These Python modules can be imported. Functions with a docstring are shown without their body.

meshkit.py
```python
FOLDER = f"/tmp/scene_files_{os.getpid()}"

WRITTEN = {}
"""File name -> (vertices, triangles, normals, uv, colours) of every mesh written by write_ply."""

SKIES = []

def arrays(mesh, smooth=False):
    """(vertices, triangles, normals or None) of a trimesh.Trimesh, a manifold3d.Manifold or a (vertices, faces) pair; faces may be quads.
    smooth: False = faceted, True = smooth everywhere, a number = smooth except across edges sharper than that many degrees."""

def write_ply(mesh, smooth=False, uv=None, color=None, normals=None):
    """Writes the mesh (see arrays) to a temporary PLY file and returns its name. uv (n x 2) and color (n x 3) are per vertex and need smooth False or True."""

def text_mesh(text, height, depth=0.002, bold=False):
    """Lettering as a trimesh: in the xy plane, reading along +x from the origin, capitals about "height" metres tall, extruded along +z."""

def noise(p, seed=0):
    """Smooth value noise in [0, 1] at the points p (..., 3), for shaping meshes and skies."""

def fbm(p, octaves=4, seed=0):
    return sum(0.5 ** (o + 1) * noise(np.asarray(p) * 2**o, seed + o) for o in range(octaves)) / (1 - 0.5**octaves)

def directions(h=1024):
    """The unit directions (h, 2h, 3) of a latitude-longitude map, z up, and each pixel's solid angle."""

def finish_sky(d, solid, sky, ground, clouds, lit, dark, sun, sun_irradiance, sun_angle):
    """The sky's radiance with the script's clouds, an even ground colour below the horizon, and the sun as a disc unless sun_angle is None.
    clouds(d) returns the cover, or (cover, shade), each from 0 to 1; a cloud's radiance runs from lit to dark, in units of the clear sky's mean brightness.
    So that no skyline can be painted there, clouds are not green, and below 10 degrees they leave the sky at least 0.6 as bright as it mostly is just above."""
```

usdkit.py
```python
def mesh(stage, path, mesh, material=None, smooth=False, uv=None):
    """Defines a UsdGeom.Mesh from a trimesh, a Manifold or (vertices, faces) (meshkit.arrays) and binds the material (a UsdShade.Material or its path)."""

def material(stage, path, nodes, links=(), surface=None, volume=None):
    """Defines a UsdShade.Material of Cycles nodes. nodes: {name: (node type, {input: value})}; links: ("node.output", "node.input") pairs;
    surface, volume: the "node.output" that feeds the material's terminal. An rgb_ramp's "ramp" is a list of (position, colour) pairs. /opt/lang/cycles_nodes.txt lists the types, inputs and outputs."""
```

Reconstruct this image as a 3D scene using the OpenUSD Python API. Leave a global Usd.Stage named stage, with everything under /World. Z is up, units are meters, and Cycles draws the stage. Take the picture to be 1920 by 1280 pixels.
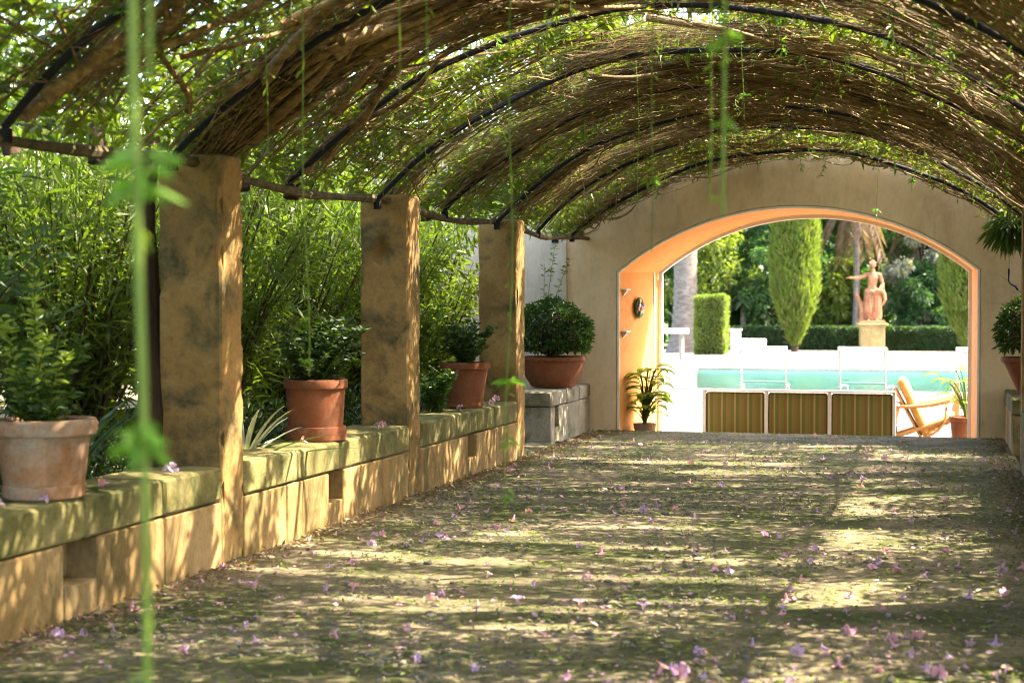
import math, numpy as np, trimesh, manifold3d as m3, usdkit, meshkit
from pxr import Usd, UsdGeom, UsdLux, UsdShade, Gf, Sdf, Vt

# ------------------------------------------------------------------ stage, camera, sky, sun, exposure
stage = Usd.Stage.CreateInMemory()
UsdGeom.SetStageUpAxis(stage, UsdGeom.Tokens.z)
UsdGeom.SetStageMetersPerUnit(stage, 1.0)
UsdGeom.Xform.Define(stage, '/World'); UsdGeom.Scope.Define(stage, '/World/Looks')
PI = math.pi
EXPOSURE = 3.17
SUN_EL, SUN_AZ = math.radians(51), math.radians(64)        # azimuth from +y towards +x
sun_dir = np.array([math.sin(SUN_AZ) * math.cos(SUN_EL), math.cos(SUN_AZ) * math.cos(SUN_EL), math.sin(SUN_EL)])

cam = UsdGeom.Camera.Define(stage, '/World/camera')
cam.CreateHorizontalApertureAttr(36.0); cam.CreateVerticalApertureAttr(36.0 * 682 / 1024)
cam.CreateFocalLengthAttr(2900 / 1920 * 36.0)
cam.CreateClippingRangeAttr(Gf.Vec2f(0.1, 2000))
cam.CreateFStopAttr(2.7); cam.CreateFocusDistanceAttr(12.5)
cam.CreateExposureAttr(EXPOSURE)
pitch = math.degrees(math.atan((640 - 577) / 2900))
cam.AddTranslateOp().Set(Gf.Vec3d(0, 0, 1.4)); cam.AddRotateZOp().Set(15.405); cam.AddRotateXOp().Set(90 - pitch)

usdkit.material(stage, '/World/Looks/sky_look', {
    's': ('sky_texture', {'sky_type': 'single_scattering', 'sun_disc': False, 'aerosol_density': 3.5, 'ozone_density': 0.6, 'sun_elevation': SUN_EL, 'sun_rotation': SUN_AZ}),
    'b': ('background_shader', {'strength': 0.14})}, [('s.color', 'b.color')], surface='b.background')
dome = UsdLux.DomeLight.Define(stage, '/World/sky'); dome.CreateIntensityAttr(1.0)
UsdShade.MaterialBindingAPI.Apply(dome.GetPrim()).Bind(UsdShade.Material.Get(stage, '/World/Looks/sky_look'))
dome.GetPrim().SetCustomDataByKey('kind', 'structure')
sun = UsdLux.DistantLight.Define(stage, '/World/sun')
sun.CreateIntensityAttr(1.1); sun.CreateAngleAttr(0.5); sun.CreateNormalizeAttr(True); sun.CreateColorAttr(Gf.Vec3f(1.0, 0.90, 0.74))
q = Gf.Rotation(Gf.Vec3d(0, 0, 1), Gf.Vec3d(*sun_dir.tolist()))
sun.AddTransformOp().Set(Gf.Matrix4d().SetRotate(q))

# ------------------------------------------------------------------ helpers
used = {}
def numbered(parent, name):
    k = (parent, name); n = used.get(k, -1) + 1; used[k] = n
    return name if n == 0 else f'{name}_{n:03d}'
def setdata(p, label=None, cat=None, group=None, kind=None):
    for k, v in (('label', label), ('category', cat), ('group', group), ('kind', kind)):
        if v: p.SetCustomDataByKey(k, v)
    return p
def thing(name, label, cat, loc=(0, 0, 0), rotz=0.0, group=None, kind=None, scale=None):
    x = UsdGeom.Xform.Define(stage, '/World/' + numbered('/World', name))
    x.AddTranslateOp().Set(Gf.Vec3d(*map(float, loc))); x.AddRotateZOp().Set(float(rotz))
    if scale: x.AddScaleOp().Set(Gf.Vec3f(scale, scale, scale))
    return setdata(x.GetPrim(), label, cat, group, kind or 'thing')
def pathof(parent): return str(parent.GetPath()) if parent is not None else '/World'
def obj(name, mesh, mat, parent=None, smooth=False, label=None, cat=None, group=None, kind=None):
    pp = pathof(parent)
    m = usdkit.mesh(stage, f'{pp}/{numbered(pp, name)}', mesh, '/World/Looks/' + mat, smooth=smooth)
    return setdata(m.GetPrim(), label, cat, group, kind)
def copy(root, loc, rot=(0, 0, 0), scale=1.0, label=None, group=None):
    was = root.GetCustomData()
    base = root.GetName().rstrip('0123456789').rstrip('_')
    x = UsdGeom.Xform.Define(stage, '/World/' + numbered('/World', base))
    p = x.GetPrim()
    p.GetReferences().AddInternalReference(root.GetPath())
    p.SetInstanceable(True)
    x.ClearXformOpOrder()
    x.AddTranslateOp(opSuffix='c').Set(Gf.Vec3d(*map(float, loc)))
    x.AddRotateXYZOp(opSuffix='c').Set(Gf.Vec3f(*map(float, rot)))
    x.AddScaleOp(opSuffix='c').Set(Gf.Vec3f(scale, scale, scale))
    return setdata(p, label or was['label'], was['category'], group or was.get('group'))
def cat(ms): return trimesh.util.concatenate([m for m in ms if m is not None])
def box(x0, x1, y0, y1, z0, z1, bevel=0.0, jitter=0.0, seed=0):
    """A box; with bevel, its 12 edges are chamfered; jitter shifts its corners a little."""
    a = np.array([x0, y0, z0], float); b = np.array([x1, y1, z1], float)
    if bevel <= 0: pts = np.array([[(a, b)[i][0], (a, b)[j][1], (a, b)[k][2]] for i in (0, 1) for j in (0, 1) for k in (0, 1)])
    else:
        pts = []
        for i in (0, 1):
            for j in (0, 1):
                for k in (0, 1):
                    c = np.array([(a, b)[i][0], (a, b)[j][1], (a, b)[k][2]]); s = np.array([1 - 2 * i, 1 - 2 * j, 1 - 2 * k]) * bevel
                    for ax in range(3):
                        d = s.copy(); d[ax] = 0; pts.append(c + d)
        pts = np.array(pts)
    if jitter: pts = pts + np.random.default_rng(seed).uniform(-jitter, jitter, pts.shape)
    return trimesh.convex.convex_hull(pts)
def tube(P, R, sides=6, cap=True):
    P = np.asarray(P, float); R = np.broadcast_to(np.asarray(R, float), (len(P),))
    t = np.gradient(P, axis=0); t /= np.linalg.norm(t, axis=1, keepdims=True) + 1e-12
    ref = np.array([0, 0, 1.0]) if abs(t[:, 2]).mean() < 0.8 else np.array([1.0, 0, 0])
    a = np.cross(t, ref); a /= np.linalg.norm(a, axis=1, keepdims=True) + 1e-12
    b = np.cross(t, a); an = np.arange(sides) * 2 * PI / sides
    v = (P[:, None] + R[:, None, None] * (np.cos(an)[None, :, None] * a[:, None] + np.sin(an)[None, :, None] * b[:, None])).reshape(-1, 3)
    i, j = np.meshgrid(np.arange(len(P) - 1), np.arange(sides), indexing='ij')
    qd = np.stack([i * sides + j, i * sides + (j + 1) % sides, (i + 1) * sides + (j + 1) % sides, (i + 1) * sides + j], -1).reshape(-1, 4)
    f = [qd[:, [0, 2, 1]], qd[:, [0, 3, 2]]]
    if cap:
        n = len(v); v = np.vstack([v, P[0], P[-1]]); k = np.arange(sides); e = (len(P) - 1) * sides
        f.append(np.stack([np.full(sides, n), k, (k + 1) % sides], 1)); f.append(np.stack([np.full(sides, n + 1), e + (k + 1) % sides, e + k], 1))
    return trimesh.Trimesh(v, np.vstack(f), process=False)
def bez(p0, p1, p2, n=12):
    t = np.linspace(0, 1, n)[:, None]
    return (1 - t) ** 2 * np.array(p0, float) + 2 * t * (1 - t) * np.array(p1, float) + t * t * np.array(p2, float)
def lathe(prof, n=40, wob=0.0, seed=0):
    m = trimesh.creation.revolve(np.array(prof, float), sections=n)
    if wob: m.vertices[:, :2] *= 1 + wob * (meshkit.noise(m.vertices * 6, seed)[:, None] - .5)
    return m
def unit(v): return v / (np.linalg.norm(v, axis=-1, keepdims=True) + 1e-12)
def leaves(P, D, L, W, rng, droop=0.25, fold=0.25, lie=0.6):
    """One two-triangle or four-triangle folded blade per row: base P, direction D, length L, width W."""
    n = len(P); D = unit(D); L = np.broadcast_to(L, (n,))[:, None]; W = np.broadcast_to(W, (n,))[:, None]
    N = unit(np.array([0, 0, 1.0]) * lie + rng.normal(0, 1, (n, 3)) * (1 - lie * 0.6))
    S = unit(np.cross(D, N)); N = np.cross(S, D)
    dz = np.array([0, 0, -1.0]) * droop * L
    v0 = P; mid1 = P + .38 * L * D + .14 * dz; mid2 = P + .72 * L * D + .5 * dz; tip = P + L * D + dz
    up = N * W * fold
    v = np.stack([v0, mid1 + S * W * .5 + up, mid2 + S * W * .36 + up, tip, mid2 - S * W * .36 + up, mid1 - S * W * .5 + up], 1).reshape(-1, 3)
    o = (np.arange(n) * 6)[:, None]
    f = np.concatenate([o + np.array(t) for t in ([0, 1, 2], [0, 2, 3], [0, 3, 4], [0, 4, 5])])
    return trimesh.Trimesh(v, f, process=False)
def leaves2(P, D, L, W, rng, droop=0.2, fold=0.2, lie=0.5):
    n = len(P); D = unit(D); L = np.broadcast_to(L, (n,))[:, None]; W = np.broadcast_to(W, (n,))[:, None]
    N = unit(np.array([0, 0, 1.0]) * lie + rng.normal(0, 1, (n, 3)) * (1 - lie * 0.6))
    S = unit(np.cross(D, N)); N = np.cross(S, D); dz = np.array([0, 0, -1.0]) * droop * L
    v = np.stack([P, P + .45 * L * D + S * W * .5 + N * W * fold + .3 * dz, P + L * D + dz, P + .45 * L * D - S * W * .5 + N * W * fold + .3 * dz], 1).reshape(-1, 3)
    o = (np.arange(n) * 4)[:, None]
    return trimesh.Trimesh(v, np.concatenate([o + np.array([0, 1, 2]), o + np.array([0, 2, 3])]), process=False)
def tubes3(P, R, sides=3):
    """Many tubes of equal point count as one mesh, vectorised. P (n, k, 3), R (n, k)."""
    n, k = R.shape; t = np.gradient(P, axis=1); t /= np.linalg.norm(t, axis=2, keepdims=True) + 1e-12
    a = np.cross(t, np.array([0, 1.0, 0.05])); a /= np.linalg.norm(a, axis=2, keepdims=True) + 1e-9; b = np.cross(t, a); an = np.arange(sides) * 2 * PI / sides
    v = (P[:, :, None] + R[:, :, None, None] * (np.cos(an)[:, None] * a[:, :, None] + np.sin(an)[:, None] * b[:, :, None])).reshape(-1, 3)
    m, i, j = np.meshgrid(np.arange(n), np.arange(k - 1), np.arange(sides), indexing='ij'); o = (m * k + i) * sides; q_ = np.stack([o + j, o + (j + 1) % sides, o + sides + (j + 1) % sides, o + sides + j], -1).reshape(-1, 4)
    return trimesh.Trimesh(v, np.vstack([q_[:, [0, 2, 1]], q_[:, [0, 3, 2]]]), process=False)
def curves(name, pts, widths, counts, mat, parent=None, **data):
    pp = pathof(parent)
    c = UsdGeom.BasisCurves.Define(stage, f'{pp}/{numbered(pp, name)}')
    c.CreateTypeAttr('linear'); c.CreateCurveVertexCountsAttr(Vt.IntArray.FromNumpy(np.asarray(counts, np.int32)))
    c.CreatePointsAttr(Vt.Vec3fArray.FromNumpy(np.asarray(pts, np.float32))); c.CreateWidthsAttr(Vt.FloatArray.FromNumpy(np.asarray(widths, np.float32)))
    c.SetWidthsInterpolation('vertex')
    UsdShade.MaterialBindingAPI.Apply(c.GetPrim()).Bind(UsdShade.Material.Get(stage, '/World/Looks/' + mat))
    return setdata(c.GetPrim(), **data)

# ------------------------------------------------------------------ materials
def mat(name, nodes, links, surface='p.BSDF'): return usdkit.material(stage, '/World/Looks/' + name, nodes, links, surface=surface)
def stone(name, ramp, ramp2, sc=(2.2, 9.0), rough=0.9, bump=0.25, vary=0.18, stretch=(1, 1, 1), fac=(0.45, 0.62), grain=0.75):
    """Two-tone stone: broad ramp, then blotches of the second ramp, fine grain relief, and a small difference from piece to piece."""
    mat(name, {
        'g': ('geometry', {}), 'o': ('object_info', {}),
        'mp': ('mapping', {'scale': stretch}),
        'n1': ('noise_texture', {'scale': sc[0], 'detail': 6.0, 'roughness': 0.62}),
        'n2': ('noise_texture', {'scale': sc[1], 'detail': 8.0, 'roughness': 0.7}),
        'n3': ('noise_texture', {'scale': sc[0] * 1.7, 'detail': 5.0, 'roughness': 0.6, 'distortion': 0.6}),
        'r1': ('rgb_ramp', {'ramp': ramp}), 'r2': ('rgb_ramp', {'ramp': ramp2}),
        'mr': ('map_range', {'from_min': fac[0], 'from_max': fac[1], 'clamp': True}),
        'mx': ('mix_color', {'blend_type': 'mix'}),
        'gr': ('rgb_ramp', {'ramp': [(0.25, (.42, .42, .40)), (0.5, (1, 1, 1)), (0.75, (1.22, 1.22, 1.22))]}), 'n4': ('noise_texture', {'scale': sc[1] * 2.6, 'detail': 6.0, 'roughness': 0.8}), 'mg': ('mix_color', {'blend_type': 'multiply', 'fac': grain}),
        'vr': ('map_range', {'to_min': 1 - vary, 'to_max': 1 + vary}),
        'hs': ('hsv', {}),
        'bp': ('bump', {'strength': bump, 'distance': 0.02}),
        'p': ('principled_bsdf', {'roughness': rough, 'specular_ior_level': 0.25})},
        [('g.position', 'mp.vector'), ('mp.vector', 'n1.vector'), ('mp.vector', 'n2.vector'), ('mp.vector', 'n3.vector'), ('n1.fac', 'r1.fac'), ('n2.fac', 'r2.fac'),
         ('n3.fac', 'mr.value'), ('mr.result', 'mx.fac'), ('r1.color', 'mx.a'), ('r2.color', 'mx.b'), ('o.random', 'vr.value'), ('vr.result', 'hs.value'), ('mp.vector', 'n4.vector'), ('n4.fac', 'gr.fac'), ('mx.result', 'mg.a'), ('gr.color', 'mg.b'), ('mg.result', 'hs.color'),
         ('hs.color', 'p.base_color'), ('n2.fac', 'bp.height'), ('bp.normal', 'p.normal')])
def plain(name, col, rough=0.6, metal=0.0, spec=0.5, vary=0.08, scale=12.0, bump=0.0):
    a = tuple(c * (1 - vary) for c in col); b = tuple(c * (1 + vary) for c in col)
    mat(name, {'g': ('geometry', {}), 'n': ('noise_texture', {'scale': scale, 'detail': 5.0}), 'r': ('rgb_ramp', {'ramp': [(0.3, a), (0.7, b)]}),
               'bp': ('bump', {'strength': bump, 'distance': 0.01}),
               'p': ('principled_bsdf', {'roughness': rough, 'metallic': metal, 'specular_ior_level': spec})},
        [('g.position', 'n.vector'), ('n.fac', 'r.fac'), ('r.color', 'p.base_color'), ('n.fac', 'bp.height'), ('bp.normal', 'p.normal')])
def leaf(name, cols, trans=0.45, rough=0.45, clump=1.2):
    """Leaves: each blade its own tone; broad drift of tone from clump to clump; light shines through."""
    lo, mid, hi = cols
    mat(name, {'g': ('geometry', {}), 'n': ('noise_texture', {'scale': clump, 'detail': 2.0}), 'm': ('math', {'math_type': 'multiply_add', 'value2': 0.5, 'value3': 0.0}),
               'a': ('math', {'math_type': 'add'}), 'm2': ('math', {'math_type': 'multiply', 'value2': 0.5}),
               'r': ('rgb_ramp', {'ramp': [(0.15, lo), (0.5, mid), (0.85, hi)]}),
               'tr': ('mix_color', {'blend_type': 'multiply', 'fac': 1.0, 'b': (1.35, 1.5, 0.5)}),
               'p': ('principled_bsdf', {'roughness': rough, 'specular_ior_level': 0.35}), 't': ('translucent_bsdf', {}), 'x': ('mix_closure', {'fac': trans})},
        [('g.position', 'n.vector'), ('g.random_per_island', 'm.value1'), ('n.fac', 'm2.value1'), ('m.value', 'a.value1'), ('m2.value', 'a.value2'), ('a.value', 'r.fac'),
         ('r.color', 'p.base_color'), ('r.color', 'tr.a'), ('tr.result', 't.color'), ('p.BSDF', 'x.closure1'), ('t.BSDF', 'x.closure2')], surface='x.closure')

stone('pillar_stone', [(0.3, (.19, .105, .030)), (0.5, (.29, .165, .050)), (0.72, (.37, .235, .085))], [(0.35, (.060, .052, .020)), (0.65, (.19, .125, .042))], sc=(1.9, 11.0), bump=0.45, vary=0.1)
stone('wall_stone', [(0.3, (.20, .122, .040)), (0.5, (.30, .185, .068)), (0.72, (.39, .265, .12))], [(0.35, (.07, .060, .018)), (0.65, (.21, .135, .048))], sc=(1.8, 16.0), bump=0.4, vary=0.14, stretch=(1, 1.3, 0.6))
stone('cap_stone_look', [(0.3, (.095, .082, .024)), (0.5, (.165, .138, .045)), (0.72, (.26, .21, .09))], [(0.35, (.045, .052, .013)), (0.65, (.12, .112, .034))], sc=(2.4, 18.0), bump=0.5, vary=0.16)
stone('grey_stone', [(0.3, (.19, .16, .105)), (0.5, (.28, .24, .17)), (0.72, (.37, .33, .25))], [(0.35, (.075, .075, .03)), (0.65, (.20, .18, .105))], sc=(2.4, 18.0), bump=0.4, vary=0.12, fac=(.5, .65))
stone('pale_stone', [(0.3, (.19, .165, .13)), (0.5, (.225, .20, .165)), (0.72, (.26, .235, .20))], [(0.35, (.15, .13, .10)), (0.65, (.215, .19, .155))], sc=(0.5, 9.0), bump=0.1, vary=0.04)
stone('terracotta', [(0.3, (.135, .040, .013)), (0.5, (.20, .064, .023)), (0.72, (.26, .095, .040))], [(0.35, (.09, .04, .02)), (0.65, (.22, .115, .062))], sc=(3.5, 22.0), bump=0.12, vary=0.12, rough=0.85, fac=(.5, .72))
stone('pale_terracotta', [(0.3, (.22, .100, .040)), (0.5, (.29, .145, .065)), (0.72, (.34, .185, .095))], [(0.35, (.23, .165, .11)), (0.65, (.33, .25, .175))], sc=(3.0, 20.0), bump=0.12, vary=0.05, rough=0.85, fac=(.45, .68))
stone('statue_stone', [(0.3, (.34, .13, .055)), (0.5, (.42, .18, .085)), (0.72, (.48, .25, .14))], [(0.35, (.20, .085, .04)), (0.65, (.36, .17, .09))], sc=(2.5, 12.0), bump=0.2, vary=0.0)
stone('pedestal_stone', [(0.3, (.36, .23, .075)), (0.5, (.43, .29, .11)), (0.72, (.47, .34, .16))], [(0.35, (.25, .17, .07)), (0.65, (.38, .27, .12))], sc=(2.5, 12.0), bump=0.2, vary=0.06)
stone('plaster', [(0.3, (.58, .37, .18)), (0.5, (.66, .45, .24)), (0.72, (.68, .50, .30))], [(0.35, (.46, .31, .16)), (0.65, (.60, .43, .24))], sc=(0.55, 5.0), bump=0.08, vary=0.0, stretch=(1, 1, 0.45), grain=.35)
stone('grey_plaster', [(0.3, (.48, .38, .26)), (0.5, (.56, .46, .33)), (0.72, (.60, .51, .39))], [(0.35, (.38, .30, .20)), (0.65, (.52, .43, .31))], sc=(0.8, 5.0), bump=0.08, vary=0.0, stretch=(1, 1, 0.4), grain=.35)
stone('orange_plaster', [(0.3, (.70, .26, .05)), (0.5, (.76, .31, .07)), (0.72, (.78, .36, .10))], [(0.35, (.62, .24, .055)), (0.65, (.74, .32, .09))], sc=(1.2, 8.0), bump=0.10, vary=0.0, grain=.35)
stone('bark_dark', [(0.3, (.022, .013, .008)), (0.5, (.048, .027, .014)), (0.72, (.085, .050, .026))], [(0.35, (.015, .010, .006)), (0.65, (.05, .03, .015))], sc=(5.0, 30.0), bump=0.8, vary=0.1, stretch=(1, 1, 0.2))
stone('bark_grey', [(0.3, (.14, .11, .085)), (0.5, (.20, .165, .13)), (0.72, (.26, .22, .18))], [(0.35, (.08, .06, .045)), (0.65, (.17, .14, .11))], sc=(3.0, 16.0), bump=0.8, vary=0.1, stretch=(1, 1, 2.5))
stone('soil', [(0.3, (.07, .05, .03)), (0.5, (.12, .09, .055)), (0.72, (.17, .13, .08))], [(0.35, (.05, .05, .02)), (0.65, (.13, .11, .06))], sc=(1.5, 20.0), bump=0.8, vary=0.0)
stone('lawn_look', [(0.3, (.05, .075, .02)), (0.5, (.075, .10, .03)), (0.72, (.11, .13, .045))], [(0.35, (.06, .055, .025)), (0.65, (.10, .11, .04))], sc=(0.5, 20.0), bump=0.6, vary=0.0)
stone('rail_wood', [(0.3, (.045, .032, .014)), (0.5, (.10, .072, .032)), (0.72, (.18, .13, .065))], [(0.35, (.035, .03, .012)), (0.65, (.09, .075, .03))], sc=(6.0, 30.0), bump=0.5, vary=0.15)
plain('iron', (.010, .010, .011), rough=0.8, spec=0.25, vary=.35, scale=30, bump=.2)
plain('white_paint', (.66, .65, .61), rough=0.5, vary=.04)
plain('cream_paint', (.72, .60, .42), rough=0.6, vary=.06)
plain('grey_post', (.34, .32, .29), rough=0.6, vary=.06)
plain('teal_canvas', (.10, .26, .23), rough=0.8, vary=.12)
plain('teak', (.52, .25, .08), rough=0.55, vary=.18, scale=18)
plain('cushion', (.55, .27, .06), rough=0.9, vary=.10)
plain('chrome', (.55, .57, .58), rough=0.25, metal=1.0)
plain('pool_tile', (.19, .34, .27), rough=0.3, vary=.10, scale=3)
plain('potting_soil', (.045, .033, .022), rough=1.0, vary=.3, scale=40, bump=.6)
plain('flower_pink', (.75, .25, .30), rough=.6)
plain('flower_yellow', (.78, .60, .12), rough=.6)
# woody stems: tone changes from stem to stem (stretched noise)
mat('stem_look', {'g': ('geometry', {}), 'n': ('noise_texture', {'scale': 26.0, 'detail': 3.0, 'roughness': .7}), 'mp': ('mapping', {'scale': (0.35, 1.0, 1.0)}),
                  'n2': ('noise_texture', {'scale': 1.1, 'detail': 2.0}), 'a': ('math', {'math_type': 'multiply_add', 'value2': 0.75}), 'b': ('math', {'math_type': 'multiply', 'value2': 0.28}),
                  'r': ('rgb_ramp', {'ramp': [(0.26, (.028, .015, .005)), (0.43, (.095, .056, .017)), (0.58, (.20, .125, .040)), (0.76, (.40, .29, .11))]}),
                  'p': ('principled_bsdf', {'roughness': 0.75, 'specular_ior_level': 0.3})},
    [('g.position', 'mp.vector'), ('mp.vector', 'n.vector'), ('g.position', 'n2.vector'), ('n2.fac', 'b.value1'), ('n.fac', 'a.value1'), ('b.value', 'a.value3'), ('a.value', 'r.fac'), ('r.color', 'p.base_color')])
leaf('leaf_vine', [(.08, .115, .010), (.17, .20, .02), (.32, .32, .05)], trans=.5)
leaf('leaf_oleander', [(.055, .085, .011), (.125, .16, .022), (.28, .28, .05)], trans=.52)
leaf('leaf_dark', [(.024, .045, .010), (.046, .08, .018), (.095, .14, .032)], trans=.32)
leaf('leaf_bush', [(.035, .07, .012), (.07, .125, .022), (.14, .20, .04)], trans=.3)
leaf('leaf_fresh', [(.10, .20, .02), (.17, .30, .04), (.30, .40, .07)], trans=.5)
leaf('leaf_cypress', [(.11, .15, .022), (.22, .28, .045), (.40, .42, .09)], trans=.35, rough=.7)
leaf('leaf_pale', [(.22, .28, .05), (.36, .40, .10), (.56, .56, .26)], trans=.55)
leaf('leaf_runner', [(.15, .21, .03), (.24, .30, .05), (.34, .38, .08)], trans=.45)
leaf('leaf_hedge', [(.038, .075, .022), (.075, .125, .036), (.13, .18, .06)], trans=.35)
leaf('leaf_yellow', [(.12, .16, .025), (.24, .27, .05), (.42, .40, .12)], trans=.45)
leaf('leaf_grey', [(.22, .22, .16), (.38, .36, .28), (.55, .52, .42)], trans=.3)
leaf('leaf_garden', [(.045, .10, .03), (.10, .18, .06), (.24, .30, .13)], trans=.5)
leaf('leaf_dead', [(.12, .07, .035), (.24, .15, .085), (.38, .27, .17)], trans=.2)
leaf('blade_green', [(.02, .05, .022), (.04, .085, .035), (.08, .13, .06)], trans=.15, rough=.35)
leaf('blade_pale', [(.30, .30, .26), (.42, .41, .36), (.52, .50, .44)], trans=.2, rough=.5)
leaf('petal', [(.40, .25, .46), (.54, .37, .56), (.66, .52, .65)], trans=.35, rough=.6)
leaf('petal_pink', [(.52, .25, .39), (.62, .37, .48), (.70, .52, .58)], trans=.35, rough=.6)
# packed earth and moss of the path
mat('path_look', {'g': ('geometry', {}),
                  'n1': ('noise_texture', {'scale': 1.3, 'detail': 6.0, 'roughness': .7}), 'n2': ('noise_texture', {'scale': 24.0, 'detail': 8.0, 'roughness': .75}),
                  'v': ('voronoi_texture', {'scale': 22.0, 'randomness': 1.0}),
                  'r1': ('rgb_ramp', {'ramp': [(0.25, (.075, .055, .026)), (0.48, (.155, .118, .064)), (0.72, (.28, .225, .14))]}),
                  'r2': ('rgb_ramp', {'ramp': [(0.3, (.026, .03, .007)), (0.6, (.07, .070, .018)), (0.85, (.13, .115, .035))]}),
                  'mr': ('map_range', {'from_min': .42, 'from_max': .58, 'clamp': True}),
                  'mx': ('mix_color', {}), 'hm': ('math', {'math_type': 'multiply_add', 'value2': -0.8}),
                  'bp': ('bump', {'strength': .8, 'distance': .015}), 'p': ('principled_bsdf', {'roughness': .92, 'specular_ior_level': .25})},
    [('g.position', 'n1.vector'), ('g.position', 'n2.vector'), ('g.position', 'v.vector'), ('n2.fac', 'r1.fac'), ('n2.fac', 'r2.fac'),
     ('n1.fac', 'mr.value'), ('mr.result', 'mx.fac'), ('r1.color', 'mx.a'), ('r2.color', 'mx.b'), ('mx.result', 'p.base_color'),
     ('v.distance', 'hm.value1'), ('n2.fac', 'hm.value3'), ('hm.value', 'bp.height'), ('bp.normal', 'p.normal')])
leaf('gravel_look', [(.10, .085, .06), (.20, .17, .12), (.36, .32, .25)], trans=0.0, rough=.9)
# terrace paving: broad slabs, told apart by thin joints and small differences of tone
mat('terrace_look', {'g': ('geometry', {}), 'b': ('brick_texture', {'scale': 1.0, 'brick_width': 1.2, 'row_height': .8, 'mortar_size': .02, 'color1': (.25, .225, .185), 'color2': (.20, .175, .14), 'mortar': (.11, .095, .07)}),
                     'n': ('noise_texture', {'scale': 1.4, 'detail': 7.0, 'roughness': .7}), 'r': ('rgb_ramp', {'ramp': [(.3, (.72, .72, .70)), (.7, (1.12, 1.12, 1.12))]}), 'm': ('mix_color', {'blend_type': 'multiply', 'fac': 1.0}), 'p': ('principled_bsdf', {'roughness': .85, 'specular_ior_level': .25})},
    [('g.position', 'b.vector'), ('g.position', 'n.vector'), ('n.fac', 'r.fac'), ('b.color', 'm.a'), ('r.color', 'm.b'), ('m.result', 'p.base_color')])
# water: clear with a mirror at shallow angles, small ripples
mat('water_look', {'g': ('geometry', {}), 'n': ('noise_texture', {'scale': 1.8, 'detail': 4.0, 'roughness': .6}), 'bp': ('bump', {'strength': .7, 'distance': .10}),
                   'f': ('fresnel', {'IOR': 1.33}), 't': ('transparent_bsdf', {'color': (.74, .90, .84)}), 's': ('glossy_bsdf', {'roughness': .04, 'color': (.95, .97, .97)}), 'x': ('mix_closure', {})},
    [('g.position', 'n.vector'), ('n.fac', 'bp.height'), ('bp.normal', 's.normal'), ('bp.normal', 'f.normal'), ('f.fac', 'x.fac'), ('t.BSDF', 'x.closure1'), ('s.BSDF', 'x.closure2')], surface='x.closure')
# striped sofa cloth: stripes run up the back, across its width (object space)
mat('stripe_cloth', {'tc': ('texture_coordinate', {}), 'sx': ('separate_xyz', {}), 'm': ('math', {'math_type': 'multiply', 'value2': 6.2}), 'fr': ('math', {'math_type': 'fraction'}),
                     'r': ('rgb_ramp', {'interpolate': False, 'ramp': [(0.0, (.085, .062, .018)), (0.24, (.16, .13, .055)), (0.36, (.065, .07, .018)), (0.62, (.115, .075, .024)), (0.8, (.085, .078, .022))]}),
                     'w': ('noise_texture', {'scale': 90.0}), 'bp': ('bump', {'strength': .2, 'distance': .004}), 'p': ('principled_bsdf', {'roughness': .95, 'specular_ior_level': .1})},
    [('tc.object', 'sx.vector'), ('sx.x', 'm.value1'), ('m.value', 'fr.value1'), ('fr.value', 'r.fac'), ('r.color', 'p.base_color'), ('tc.object', 'w.vector'), ('w.fac', 'bp.height'), ('bp.normal', 'p.normal')])

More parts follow.
